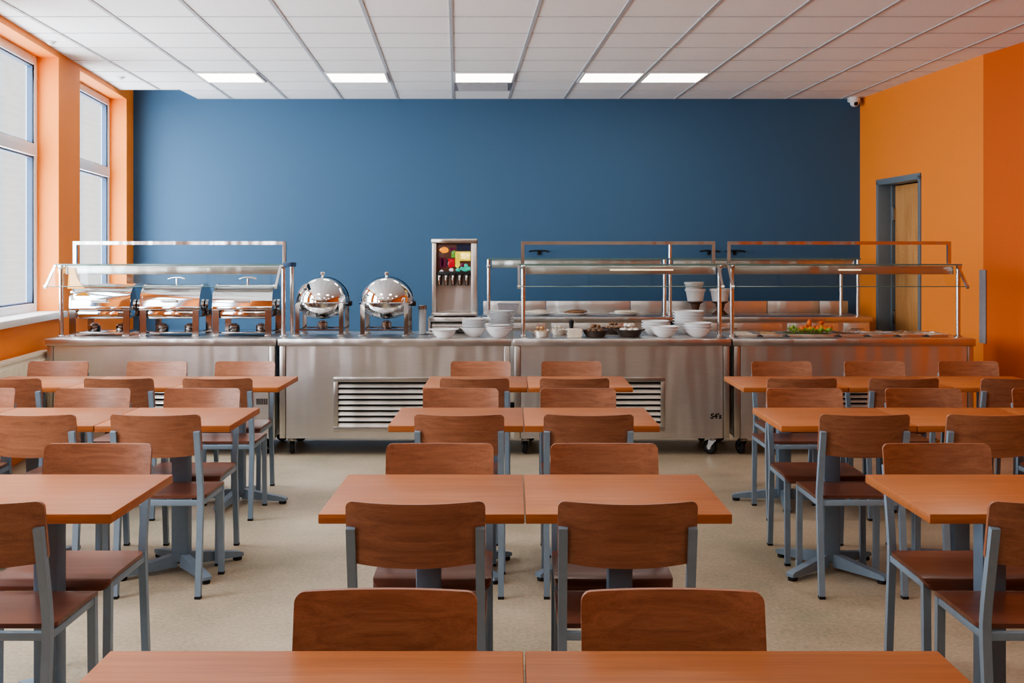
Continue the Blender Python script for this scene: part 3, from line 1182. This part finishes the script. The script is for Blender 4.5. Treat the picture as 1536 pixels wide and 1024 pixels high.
# ribbed canister right of the round dishes
t = thing('utensil_canister', 'tall ribbed clear canister on a steel holder right of the round chafing dishes', 'canister', (X(634, 8.9), 8.9, CT + .001))
M['rib'] = plain('frosted_ribbed_plastic', srgb(176, 184, 186), .25, .3)
rb = MB()
prof = []
for i in range(17):
    prof.append((.030 + (.0015 if i % 2 else -.0005), .008 + .21 * i / 16))
obj('canister_body', rb.lathe([(.024, 0), (.03, .004)] + prof, n=22), M['rib'], t)
obj('holder', MB().lathe([(.033, .20), (.034, .206), (.034, .232), (.030, .236)], n=22), M['chrome_dark'], t)

# ------------------------------------------------------------------ drinks machine on its plinth
DY = 9.12
px0, px1 = X(642, DY - .12), X(722, DY - .12)
t = thing('machine_plinth', 'low steel plinth box with a dark slot under the drink machine', 'stand', ((px0 + px1) / 2, DY, CT + .001))
w = (px1 - px0) / 2
zt = Z(476, DY - .12) - CT
pb = MB().box(-w, w, -.12, .12, zt - .035, zt, .004).box(-w, -w + .02, -.12, .12, 0, zt - .035).box(w - .02, w, -.12, .12, 0, zt - .035).box(-w + .02, w - .02, .09, .12, 0, zt - .035)
obj('plinth_body', pb, M['steel'], t)
obj('tray', MB().cyl((-w + .03, -.06, .055), (w - .03, -.06, .055), .035, 20), M['steel_trim'], t)
x0, x1 = X(648, DY - .1), X(715, DY - .1)
zb0 = CT + zt + .002
t = thing('drink_dispenser', 'tall steel drink dispenser with a colourful lit panel and five nozzles', 'drink dispenser', ((x0 + x1) / 2, DY, zb0))
w = (x1 - x0) / 2
H = Z(358, DY - .1) - zb0
hy = lambda p: Z(p, DY - .1) - zb0
cab = MB().box(-w, -w + .035, -.10, .13, .03, H - .035, .004).box(w - .045, w, -.10, .13, .03, H - .035, .004).box(-w + .03, w - .04, .03, .13, .03, H - .035)
obj('cabinet', cab, M['steel'], t)
obj('top_cap', MB().box(-w - .006, w + .006, -.112, .135, H - .036, H, .006), M['steel_trim'], t)
obj('foot_base', MB().box(-w + .015, w - .015, -.09, .12, 0, .014), M['black'], t)
dtray = obj('drip_tray', MB().box(-w - .004, w + .004, -.125, .125, .012, .036, .005), M['steel'], t)
obj('drip_grille', MB().box(-w + .04, w - .05, -.115, .03, .036, .040), M['steel_trim'], dtray)
pn0, pn1 = hy(408), H - .04
M['panel_back'] = plain('panel_brown', srgb(92, 58, 44), .3)
pan = obj('display_panel', MB().box(-w + .035, w - .045, -.06, .03, pn0, pn1, .002), M['panel_back'], t)


def dcol(n, c, e=.35):
    m, nt, b = new_mat('display_' + n)
    v = objcoord(nt, rand=False)
    f = noise(nt, v, 120, 3)
    lo = tuple(q * .6 for q in c[:3]) + (1,)
    cc = ramp(nt, f, [(.35, lo), (.6, c)])
    link(nt, cc, b.inputs['Base Color'])
    link(nt, cc, b.inputs['Emission Color'])
    b.inputs['Emission Strength'].default_value = e
    b.inputs['Roughness'].default_value = .25
    return m


U = lambda p: X(p, DY - .16) - t.location.x
HZp = lambda p: Z(p, DY - .16) - zb0


def art(name, c, rects, blobs=(), e=.35):
    m = dcol(name, c, e)
    for (a, bb, cc, dd) in rects:
        obj(name, MB().box(U(a), U(bb), -.0635, -.0595, HZp(dd), HZp(cc)), m, pan, 40)
    for k, (a, cc, r1_, r2_) in enumerate(blobs):
        obj(name, MB().blob((U(a), -.062, HZp(cc)), (r1_ / 181, .004, r2_ / 181), k, .18), m, pan, 40)


art('navy_patch', srgb(44, 50, 72), [(684, 705, 366, 376), (661, 664, 388, 400), (669, 671, 389, 399)], (), .15)
art('plum_patch', srgb(96, 30, 60), [(658, 668, 386, 402), (674, 682, 371, 376)], [(693, 398, 4, 4)], .2)
art('yellow_patch', srgb(226, 206, 70), [(682, 705, 377, 391), (682, 689, 388, 399)], [(685, 399, 3, 3)], .5)
art('cream_patch', srgb(250, 244, 200), [(690, 704, 379, 388)], (), .8)
art('green_patch', srgb(96, 150, 60), [(676, 682, 377, 386)], [(680, 380, 3, 5)], .4)
art('red_patch', srgb(178, 32, 44), [(671, 681, 388, 400)], [(675, 396, 5, 6)], .4)
art('orange_fruit', srgb(250, 150, 24), [], [(665, 375, 7, 4.5)], .7)
art('teal_blobs', srgb(30, 176, 150), [], [(686, 405, 3.5, 3), (693, 402, 3.5, 4), (698, 399, 3, 4), (702, 403, 3, 3.5), (697, 405, 4, 3)], .45)
art('white_blob', srgb(220, 214, 222), [], [(676, 405, 3.4, 2.8), (661, 407, 3, 2)], .4)
obj('valve_bar', MB().box(-w + .035, w - .045, -.075, .03, hy(413), hy(407), .003), M['black'], t)
obj('splash_panel', MB().box(-w + .035, w - .045, .022, .032, .036, hy(412)), M['steel_top'], t)
for i in range(5):
    xx = U(658.5 + i * 10.3)
    nz = obj('nozzle', MB().box(xx - .016, xx + .016, -.095, -.03, hy(428), hy(411), .004), M['black'], t)
    obj('lever', MB().box(xx - .008, xx + .006, -.102, -.094, hy(427), hy(413), .002), M['chrome'], nz)

# ------------------------------------------------------------------ crockery
def lathe_obj(name, prof, m):
    return MB().lathe(prof, n=30)


PLATE = [(.0001, .004), (.055, .004), (.060, 0), (.064, .004), (.085, .010), (.103, .016), (.104, .018), (.102, .019), (.082, .013), (.06, .008), (.0001, .008)]
BOWL = [(.0001, .004), (.042, .004), (.046, 0), (.05, .003), (.075, .02), (.095, .045), (.103, .062), (.112, .065), (.113, .070), (.106, .071), (.09, .048), (.07, .025), (.045, .010), (.0001, .009)]
WIDE = [(.0001, .004), (.055, .004), (.06, 0), (.064, .004), (.084, .02), (.096, .044), (.100, .052), (.126, .062), (.127, .066), (.124, .066), (.096, .057), (.08, .03), (.06, .010), (.0001, .009)]


def crock(kind, prof, label, cat, loc, group, sc=1.0):
    me = MESH.setdefault((kind, id(prof)), mesh_of(kind, MB().lathe(prof, n=32), M['ceramic'], 45))
    o = bpy.data.objects.new(kind, me)
    COL.objects.link(o)
    o.location = loc
    o.scale = (sc, sc, 1)
    return tag(o, label, cat, group)


MESH = {}
ORD = ['topmost', 'second from top', 'third from top', 'fourth from top', 'fifth from top', 'sixth from top', 'seventh from top', 'eighth from top',
       'ninth from top', 'tenth from top', 'eleventh from top', 'twelfth from top', 'thirteenth from top', 'fourteenth from top']


def stack(px, Y, spec, where, group, sc=1.0):
    """spec from the bottom up: list of (kind, profile, step)"""
    z = CT + .0005
    n = len(spec)
    rnd = random.Random(int(px * 7))
    for i, (kind, prof, step) in enumerate(spec):
        lab = 'white %s, %s in the %s' % (kind, ORD[n - 1 - i], where)
        j = 0 if i == 0 else .0008
        crock(kind, prof, lab, kind, (X(px, Y) + rnd.uniform(-j, j), Y + rnd.uniform(-j, j), z), group, sc)
        z += step


crock('bowl', WIDE, 'single wide-rimmed white bowl on the counter in front of the drink machine', 'bowl', (X(666, 8.58), 8.58, CT + .0005), 'white crockery', .93)
crock('plate', PLATE, 'single white plate lying behind the wide-rimmed bowl', 'plate', (X(655, 8.92), 8.92, CT + .0005), 'white crockery')
stack(711, 8.68, [('bowl', BOWL, .062)] + [('plate', PLATE, .0118)] * 6, 'low stack right of the wide bowl', 'plates in the low stack', .93)
stack(748.5, 8.58, [('bowl', BOWL, .017), ('bowl', BOWL, .062), ('plate', PLATE, .01)], 'short front stack beside the counter joint', 'crockery in the short front stack', .93)
stack(752, 8.95, [('bowl', BOWL, .062)] + [('plate', PLATE, .0122)] * 10, 'tallest plate stack right of the drink machine', 'plates in the tallest stack')
stack(983, 8.85, [('bowl', BOWL, .022)] * 3, 'left rear bowl stack beside the baskets', 'bowls in the left stack')
stack(997, 8.60, [('bowl', BOWL, .016)] * 2, 'short front bowl stack by the last food basket', 'bowls in the short front stack')
stack(1033, 8.98, [('bowl', BOWL, .0235)] * 6, 'tall rear bowl stack under the sneeze guard', 'bowls in the tall rear stack', 1.15)
stack(1047, 8.62, [('bowl', BOWL, .021)] * 3, 'right front bowl stack beside the guard posts', 'bowls in the right front stack')

# ------------------------------------------------------------------ food on the third counter
M['bread'] = plain('bread_crust', srgb(190, 150, 104), .7, var=.3, nscale=60)
M['pale_food'] = plain('pale_food', srgb(222, 210, 190), .6, var=.15, nscale=50)
M['egg'] = plain('boiled_egg', srgb(235, 232, 222), .4, var=.06, nscale=40)
M['dark_food'] = plain('dark_basket', srgb(58, 44, 36), .45, var=.35, nscale=90)
M['brown_food'] = plain('brown_food', srgb(128, 92, 62), .6, var=.4, nscale=80)
M['lettuce'] = plain('lettuce_leaf', srgb(120, 150, 40), .5, var=.4, nscale=60)
M['herb'] = plain('green_herb', srgb(84, 104, 44), .6, var=.5, nscale=90)
M['veg_orange'] = plain('orange_vegetable', srgb(226, 110, 34), .45, var=.25, nscale=60)
M['veg_yellow'] = plain('yellow_vegetable', srgb(232, 168, 48), .45, var=.2, nscale=60)
M['foil'] = steel('foil_tray', (.74, .70, .64, 1), .3)


def basket(label, px, Y, wpx, m, name='food_basket', cat='basket', h=.05):
    w = wpx / F * Y / 2
    t = thing(name, label, cat, (X(px, Y), Y, CT + .001))
    n = 32
    prof = [(.62, .004), (.66, 0), (.72, .006), (.9, .6), (1.0, 1.0), (1.03, 1.02), (.98, 1.02), (.86, .6), (.66, .10), (.0001, .08)]
    obj('bowl_body', MB().lathe([(.0001, .004 * h)] + [(r * w, z * h) for r, z in prof], n=n), m, t)
    for k in (-1, 1):
        obj('grip', MB().tube([(k * w * 1.0, -.02, h * .9), (k * w * 1.16, -.012, h * 1.05), (k * w * 1.16, .012, h * 1.05), (k * w * 1.0, .02, h * .9)], .004), m, t)
    return t, w


def pieces(px, Y, w, z, n, name, label, cat, m, r, grp, seed, flat=.75):
    rnd = random.Random(seed)
    r = w * .20
    ms = [mesh_of(name, MB().blob((0, 0, 0), (r, r * rnd.uniform(.8, 1), r * flat), seed + q, .10), m, 60) for q in range(3)]
    spots = [(w * .54, 2 * PI * k / 7 + seed, 0) for k in range(7)] + [(w * .27, 2 * PI * k / 3 + seed, r * 1.75) for k in range(3)]
    for i, (q, a, dz) in enumerate(spots):
        o = bpy.data.objects.new(name, ms[i % 3])
        COL.objects.link(o)
        o.location = (X(px, Y) + q * math.cos(a), Y + q * math.sin(a), z + r * flat + dz)
        o.rotation_euler = (0, 0, rnd.uniform(0, 6))
        tag(o, label, cat, grp)


_, w = basket('pale foil tray heaped with bread rolls, leftmost on the third counter', 811, 8.66, 30, M['foil'], 'foil_tray', 'tray', .045)
pieces(811, 8.66, w, CT + .030, 9, 'bread_roll', 'small bread roll heaped in the leftmost foil tray', 'bread roll', M['bread'], .026, 'bread rolls in the foil tray', 3)
_, w = basket('small steel dish of pale chunks behind the foil tray', 838, 8.86, 30, M['foil'], 'serving_dish', 'dish', .04)
pieces(838, 8.86, w, CT + .026, 8, 'bread_piece', 'pale bread chunk in the small steel dish', 'bread piece', M['pale_food'], .024, 'bread chunks in the small steel dish', 5)
_, w = basket('dark round basket of wrapped pastries, middle of the third counter', 893, 8.64, 38, M['dark_food'], 'food_basket', 'basket', .05)
pieces(893, 8.64, w, CT + .034, 10, 'pastry', 'brown pastry heaped in the middle dark basket', 'pastry', M['brown_food'], .026, 'pastries in the middle dark basket', 8)
_, w = basket('dark round basket of boiled eggs, right of the pastry basket', 944, 8.66, 40, M['dark_food'], 'food_basket', 'basket', .055)
pieces(944, 8.66, w, CT + .038, 9, 'boiled_egg', 'white boiled egg half heaped in the right dark basket', 'egg', M['egg'], .027, 'boiled eggs in the right dark basket', 11)
_, w = basket('dark basket of mixed brown snacks at the back of the third counter', 920, 8.98, 34, M['dark_food'], 'food_basket', 'basket', .05)
pieces(920, 8.98, w, CT + .034, 8, 'snack', 'brown snack ball in the rear dark basket', 'snack', M['brown_food'], .025, 'snacks in the rear dark basket', 14)
# a pile of sandwich slices between the trays
for i in range(7):
    o = obj('bread_slice', MB().box(-.055, .055, -.05, .05, 0, .0085, .003), M['pale_food'])
    o.location = (X(862, 8.62) + (.004 if i % 2 else -.003), 8.62, CT + .001 + i * .0092)
    o.rotation_euler = (0, 0, random.uniform(-.1, .1))
    tag(o, 'pale bread slice, %s in the pile left of the pastry basket' % ORD[6 - i], 'bread slice', 'bread slices in the pile')
# small dark pepper mill behind the slices
o = obj('pepper_mill', MB().lathe([(.022, 0), (.024, .01), (.016, .05), (.02, .085), (.022, .10), (.012, .112), (.0001, .116)], n=16), M['black'])
o.location = (X(857, 9.0), 9.0, CT + .001)
tag(o, 'small dark pepper mill standing behind the bread slices', 'pepper mill')

# ------------------------------------------------------------------ pans on the right counter
def gn_pan(label, px0, px1, Y0, Y1, fill):
    x0, x1 = X(px0, Y0), X(px1, Y0)
    t = thing('food_pan', label, 'food pan', ((x0 + x1) / 2, Y0, CT + .001), 0, 'steel food pans on the right counter')
    w, d = (x1 - x0) / 2, Y1 - Y0
    b = .022
    rb_ = MB()
    for a in ((-w, w, 0, b), (-w, w, d - b, d), (-w, -w + b, b, d - b), (w - b, w, b, d - b)):
        rb_.box(a[0], a[1], a[2], a[3], .012, .020, .003)
    for a in ((-w + b - .003, w - b + .003, b - .003, b), (-w + b - .003, w - b + .003, d - b, d - b + .003), (-w + b - .003, -w + b, b, d - b), (w - b, w - b + .003, b, d - b)):
        rb_.box(a[0], a[1], a[2], a[3], 0, .014)
    rb_.box(-w + b, w - b, b, d - b, 0, .003)
    obj('pan_tray', rb_, M['foil'], t)
    if fill:
        fl = MB()
        nx, ny = 22, 12
        vs, fs = [], []
        rnd = random.Random(int(px0))
        for i in range(nx + 1):
            for j in range(ny + 1):
                vs.append((-w + b + .001 + (2 * w - 2 * b - .002) * i / nx, b + .001 + (d - 2 * b - .002) * j / ny, .008 + rnd.uniform(0, .012)))
        for i in range(nx):
            for j in range(ny):
                o_ = i * (ny + 1) + j
                fs.append((o_, o_ + 1, o_ + ny + 2, o_ + ny + 1))
        f = obj('food_fill', fl.add(vs, fs), fill, t)
        f['kind'] = 'stuff'
    return t


pans = [(1104, 1140, 'pale_food', 'steel pan of pale salad, leftmost on the right counter'),
        (1142, 1178, 'bread', 'steel pan of golden food, second from left on the right counter'),
        (1182, 1256, 'herb', 'wide steel pan of green herbs under the orange vegetables'),
        (1260, 1300, 'brown_food', 'steel pan of brown food right of the green salad pan'),
        (1304, 1345, None, 'empty steel pan, third from the right end of the right counter'),
        (1349, 1388, 'bread', 'steel pan of golden food, second from the right end'),
        (1392, 1428, 'pale_food', 'steel pan of pale food at the right end of the counter')]
for a, b, f, l in pans:
    gn_pan(l, a, b, 8.60, 9.0, M[f] if f else None)
# orange vegetables on lettuce
rnd = random.Random(4)
spots = [(1203 + 12 * k, 8.735, .056) for k in range(4)] + [(1209 + 12 * k, 8.805, .056) for k in range(4)] + [(1214, 8.77, .100), (1232, 8.77, .102)]
for i, (px, Y, dz) in enumerate(spots):
    r = (.024, .022, .025, .0235)[i % 4]
    yel = i in (1, 6)
    o = obj('carved_vegetable', MB().blob((0, 0, 0), (r, r * .85, r * (.85 if i % 2 else 1.05)), 30 + i, .24), M['veg_yellow'] if yel else M['veg_orange'], None, 60)
    o.location = (X(px, Y), Y, CT + dz)
    o.rotation_euler = (0, 0, rnd.uniform(0, 6))
    tag(o, ('yellow' if yel else 'orange') + ' carved vegetable in the heap on the green salad pan', 'vegetable', ('yellow' if yel else 'orange') + ' vegetables on the salad pan')
leaf = MB()
vs, fs = [], []
for a in range(9):
    for c in range(7):
        u, v = a / 8 - .5, c / 6 - .5
        k = 1 - .55 * abs(u) ** 1.5
        vs.append((u * .056, v * .05 * k, .012 * math.sin(u * 11) + .010 * math.cos(v * 13 + u * 4) + .02 * u))
for a in range(8):
    for c in range(6):
        q = a * 7 + c
        fs.append((q, q + 1, q + 8, q + 7))
leaf_me = mesh_of('lettuce_leaf', leaf.add(vs, fs), M['lettuce'], 60)
for i, (px, Y) in enumerate([(1188, 8.735), (1188, 8.805), (1181 + 12.4 * 1, 8.665), (1181 + 12.4 * 2, 8.665), (1181 + 12.4 * 3, 8.665), (1181 + 12.4 * 4, 8.665), (1181 + 12.4 * 5, 8.665)]):
    o = bpy.data.objects.new('lettuce_leaf', leaf_me)
    COL.objects.link(o)
    o.location = (X(px, Y), Y, CT + (.050 if i > 1 else .062))
    o.rotation_euler = (0, 0, rnd.uniform(-.25, .25))
    tag(o, 'curled green lettuce leaf beside the orange vegetables', 'lettuce leaf', 'lettuce leaves in the salad pan')
# serving spoons resting across the pans
for i, (px, rz, l) in enumerate([(1271, .9, 'steel serving spoon resting on the brown food pan'), (1310, .75, 'steel serving spoon lying across the empty pan'),
                                (1335, .6, 'steel serving spoon lying near the right edge of the empty pan'), (1372, .8, 'steel serving spoon resting on the golden food pan at the right')]):
    o = thing('serving_spoon', l, 'serving spoon', (X(px, 8.8), 8.8, CT + .024), rz + PI / 2, 'serving spoons on the right counter')
    obj('handle', MB().sweep([(-.16, 0, .010), (-.05, 0, .006), (.08, 0, .004)], (0, 1, 0), .016, .003), M['chrome'], o)
    obj('spoon_bowl', MB().blob((.115, 0, .004), (.04, .028, .006), 2, 0), M['chrome'], o)

# ------------------------------------------------------------------ back counters along the blue wall
BY0, BY1, BT = 10.80, 11.60, .94


def back_counter(label, x0, x1, seams):
    t = thing('back_counter', label, 'counter', ((x0 + x1) / 2, BY0, 0), 0, 'steel back counters')
    w = (x1 - x0) / 2 - .003
    d = BY1 - BY0
    obj('worktop', MB().box(-w, w, -.02, d, BT - .045, BT, .005), M['steel_top'], t)
    obj('carcass', MB().box(-w + .02, w - .02, .02, d - .02, .1, BT - .045), M['steel'], t, 0)
    obj('plinth', MB().box(-w + .05, w - .05, .08, d - .06, 0, .1), M['dark'], t, 0)
    edges = [-w] + [s - t.location.x for s in seams] + [w]
    for a, b in zip(edges, edges[1:]):
        obj('splashback', MB().box(a + .003, b - .003, d - .03, d, BT, 1.065, .004), M['steel'], t)
        dd = obj('drawer', MB().box(a + .03, b - .03, .004, .02, BT - .20, BT - .06, .003), M['steel'], t)
        m_ = (a + b) / 2
        obj('handle', MB().box(m_ - .07, m_ + .07, -.012, .004, BT - .12, BT - .105, .003), M['steel_trim'], dd)
        obj('cabinet_door', MB().box(a + .03, b - .03, .004, .02, .12, BT - .215, .003), M['steel'], t)
    return t


back_counter('steel back counter along the blue wall, behind the food baskets', X(721, 10.8), X(1010, 10.8), [X(819, 11.6), X(945, 11.6)])
back_counter('steel back counter at the right end of the blue wall, near the door', X(1010.5, 10.8), X(1309, 10.8), [X(1150, 11.6), X(1228, 11.6)])


def back_guard(label, x0, x1, tall):
    gy = 10.98
    t = thing('back_sneeze_guard', label, 'sneeze guard', ((x0 + x1) / 2, gy, BT + .001), 0, 'glass guards over the back counter')
    w = (x1 - x0) / 2
    zs = Z(389, gy) - BT
    for i, x in enumerate((-w + .02, w - .02)):
        h = Z(364, gy) - BT if (tall and i == 0) else zs
        obj('post', MB().cyl((x, 0, 0), (x, 0, h), .018, 12), M['tubesteel'], t)
        obj('clamp', MB().cbox((x, -.02, zs - .07), (.04, .05, .03), .004), M['tubesteel'], t)
    if tall:
        obj('post', MB().cyl((w - .10, .3, 0), (w - .10, .3, zs), .018, 12), M['tubesteel'], t)
    s = obj('glass_shelf', MB().box(-w, w, -.03, .35, zs, zs + .01), M['glass'], t, 0)
    obj('glass_edge', MB().box(-w, w, -.033, -.029, zs - .002, zs + .012), M['glass_edge'], s, 0)
    obj('front_glass', MB().box(-w + .03, w - .03, -.026, -.020, zs - .10, zs), M['glass'], t, 0)
    obj('light_trough', MB().box(-w + .05, w - .05, .02, .14, zs - .085, zs - .005, .005), M['steel_top'], t)
    return t


back_guard('glass sneeze guard over the back counter, left one', X(730, 10.98), X(1000, 10.98), False)
back_guard('glass sneeze guard over the back counter, right one near the door', X(1002, 10.98), X(1290, 10.98), True)

# things on the back counter
M['tub'] = plain('white_tub', srgb(214, 212, 208), .35)
M['walnut'] = plain('brown_stand', srgb(84, 58, 42), .5)
def container(label, px, z, s=1.0):
    t = thing('white_container', label, 'container', (X(px, 11.2), 11.2, z), 0, 'white containers on the back counter')
    obj('tub', MB().lathe([(.070 * s, 0), (.078 * s, .006), (.098 * s, .12), (.104 * s, .128), (.096 * s, .128), (.078 * s, .01), (.0001, .01)], n=26), M['tub'], t)
    obj('rim', MB().lathe([(.099 * s, .105), (.106 * s, .108), (.106 * s, .13), (.099 * s, .132)], n=26, ring=True), M['tub'], t)
    return t


st = obj('container_stand', MB().lathe([(.08, 0), (.075, .01), (.035, .05), (.05, .11), (.09, .132)], n=20), M['walnut'])
st.location = (X(1043, 11.2), 11.2, BT + .001)
tag(st, 'brown stand under the white containers on the back counter', 'stand')
container('white container, lower one of the pair on the brown stand', 1043, BT + .134)
container('white container, upper one of the pair on the brown stand', 1041, BT + .134 + .068, .94)
st2 = obj('container_stand', MB().lathe([(.08, 0), (.075, .01), (.035, .05), (.05, .11), (.09, .132)], n=20), M['walnut'])
st2.location = (X(1080, 11.2), 11.2, BT + .001)
tag(st2, 'brown stand half hidden behind the guard posts on the back counter', 'stand')
container('single white container half hidden behind the guard posts', 1080, BT + .134)
o = obj('storage_box', MB().prism([(-.09, 0), (.09, 0), (.11, .105), (-.105, .11)], 'y', -.09, .09), M['guard'])
o.location = (X(762, 11.3), 11.3, BT + .001)
tag(o, 'pale grey open box at the left end of the back counter', 'box')
for i, (px, l) in enumerate(((806, 'flat pale serving platter on the back counter, left one'), (863, 'flat pale serving platter on the back counter, middle one'), (938, 'flat pale serving platter on the back counter, right one'))):
    o = thing('serving_platter', l, 'platter', (X(px, 11.1), 11.1, BT + .001), 0, 'serving platters on the back counter')
    obj('platter', MB().lathe([(.0001, .003), (.09, .003), (.10, 0), (.11, .006), (.17, .022), (.172, .026), (.165, .025), (.10, .010), (.0001, .009)], n=30), M['ceramic'], o)
    f = obj('food_fill', MB().blob((0, 0, .034), (.115, .105, .020), i, .18, 3), M['pale_food'] if i != 1 else M['brown_food'], o, 60)

# small dark brackets on the blue wall
for px, l in ((809, 'small dark wall bracket above the third counter, left one'), (1066, 'small dark wall bracket beside the tall guard post, middle one'), (1104, 'small dark wall bracket on the blue wall, right one')):
    t = thing('wall_bracket', l, 'wall bracket', (X(px, 11.8), YB, Z(378, 11.8)), 0, 'small dark wall brackets')
    obj('wall_plate', MB().box(-.02, .02, -.012, -.001, -.03, .02, .003), M['black'], t)
    obj('cross_bar', MB().tube([(-.11, -.06, .008), (-.06, -.06, .016), (.06, -.06, .016), (.11, -.06, .004)], .009, 8), M['black'], t)
    obj('stem', MB().cyl((0, -.008, -.008), (0, -.06, .014), .006, 8), M['black'], t)

# ------------------------------------------------------------------ light and camera
wd = bpy.data.worlds.new('overcast_sky')
bpy.context.scene.world = wd
wd.use_nodes = True
nt = wd.node_tree
bg = nt.nodes['Background']
tc = nt.nodes.new('ShaderNodeTexCoord')
sep = nt.nodes.new('ShaderNodeSeparateXYZ')
link(nt, tc.outputs['Generated'], sep.inputs[0])
link(nt, ramp(nt, sep.outputs['Z'], [(.45, (.62, .66, .70, 1)), (.75, (.80, .90, 1.0, 1))]), bg.inputs['Color'])
bg.inputs['Strength'].default_value = 13


def area(name, loc, sx, sy, power, col, rot=(0, 0, 0)):
    li = bpy.data.lights.new(name, 'AREA')
    li.shape = 'RECTANGLE'
    li.size, li.size_y = sx, sy
    li.energy = power
    li.color = col
    o = bpy.data.objects.new(name, li)
    COL.objects.link(o)
    o.location = loc
    o.rotation_euler = rot
    return o


for x in (-2.0, 0.2, 2.4):
    for y in (6.2, 3.4, .6):
        area('dining_ceiling_lamp', (x, y, CEIL - .02), .58, .58, 9, (1, .92, .82))  # unseen area lamps, added as general light from the ceiling

cam = bpy.data.cameras.new('camera')
co = bpy.data.objects.new('camera', cam)
COL.objects.link(co)
co.location = (0, 0, EYE)
co.rotation_euler = (PI / 2, 0, 0)
cam.sensor_width = 36
cam.lens = F / 1536 * 36
cam.shift_y = (HZ - 512) / 1536
cam.clip_start = .05
sc = bpy.context.scene
sc.camera = co
sc.view_settings.view_transform = 'AgX'
sc.view_settings.look = 'AgX - Medium High Contrast'
sc.view_settings.exposure = 0.42
sc.cycles.use_denoising = True
sc.cycles.max_bounces = 10
sc.cycles.transparent_max_bounces = 16
sc.cycles.sample_clamp_indirect = 6
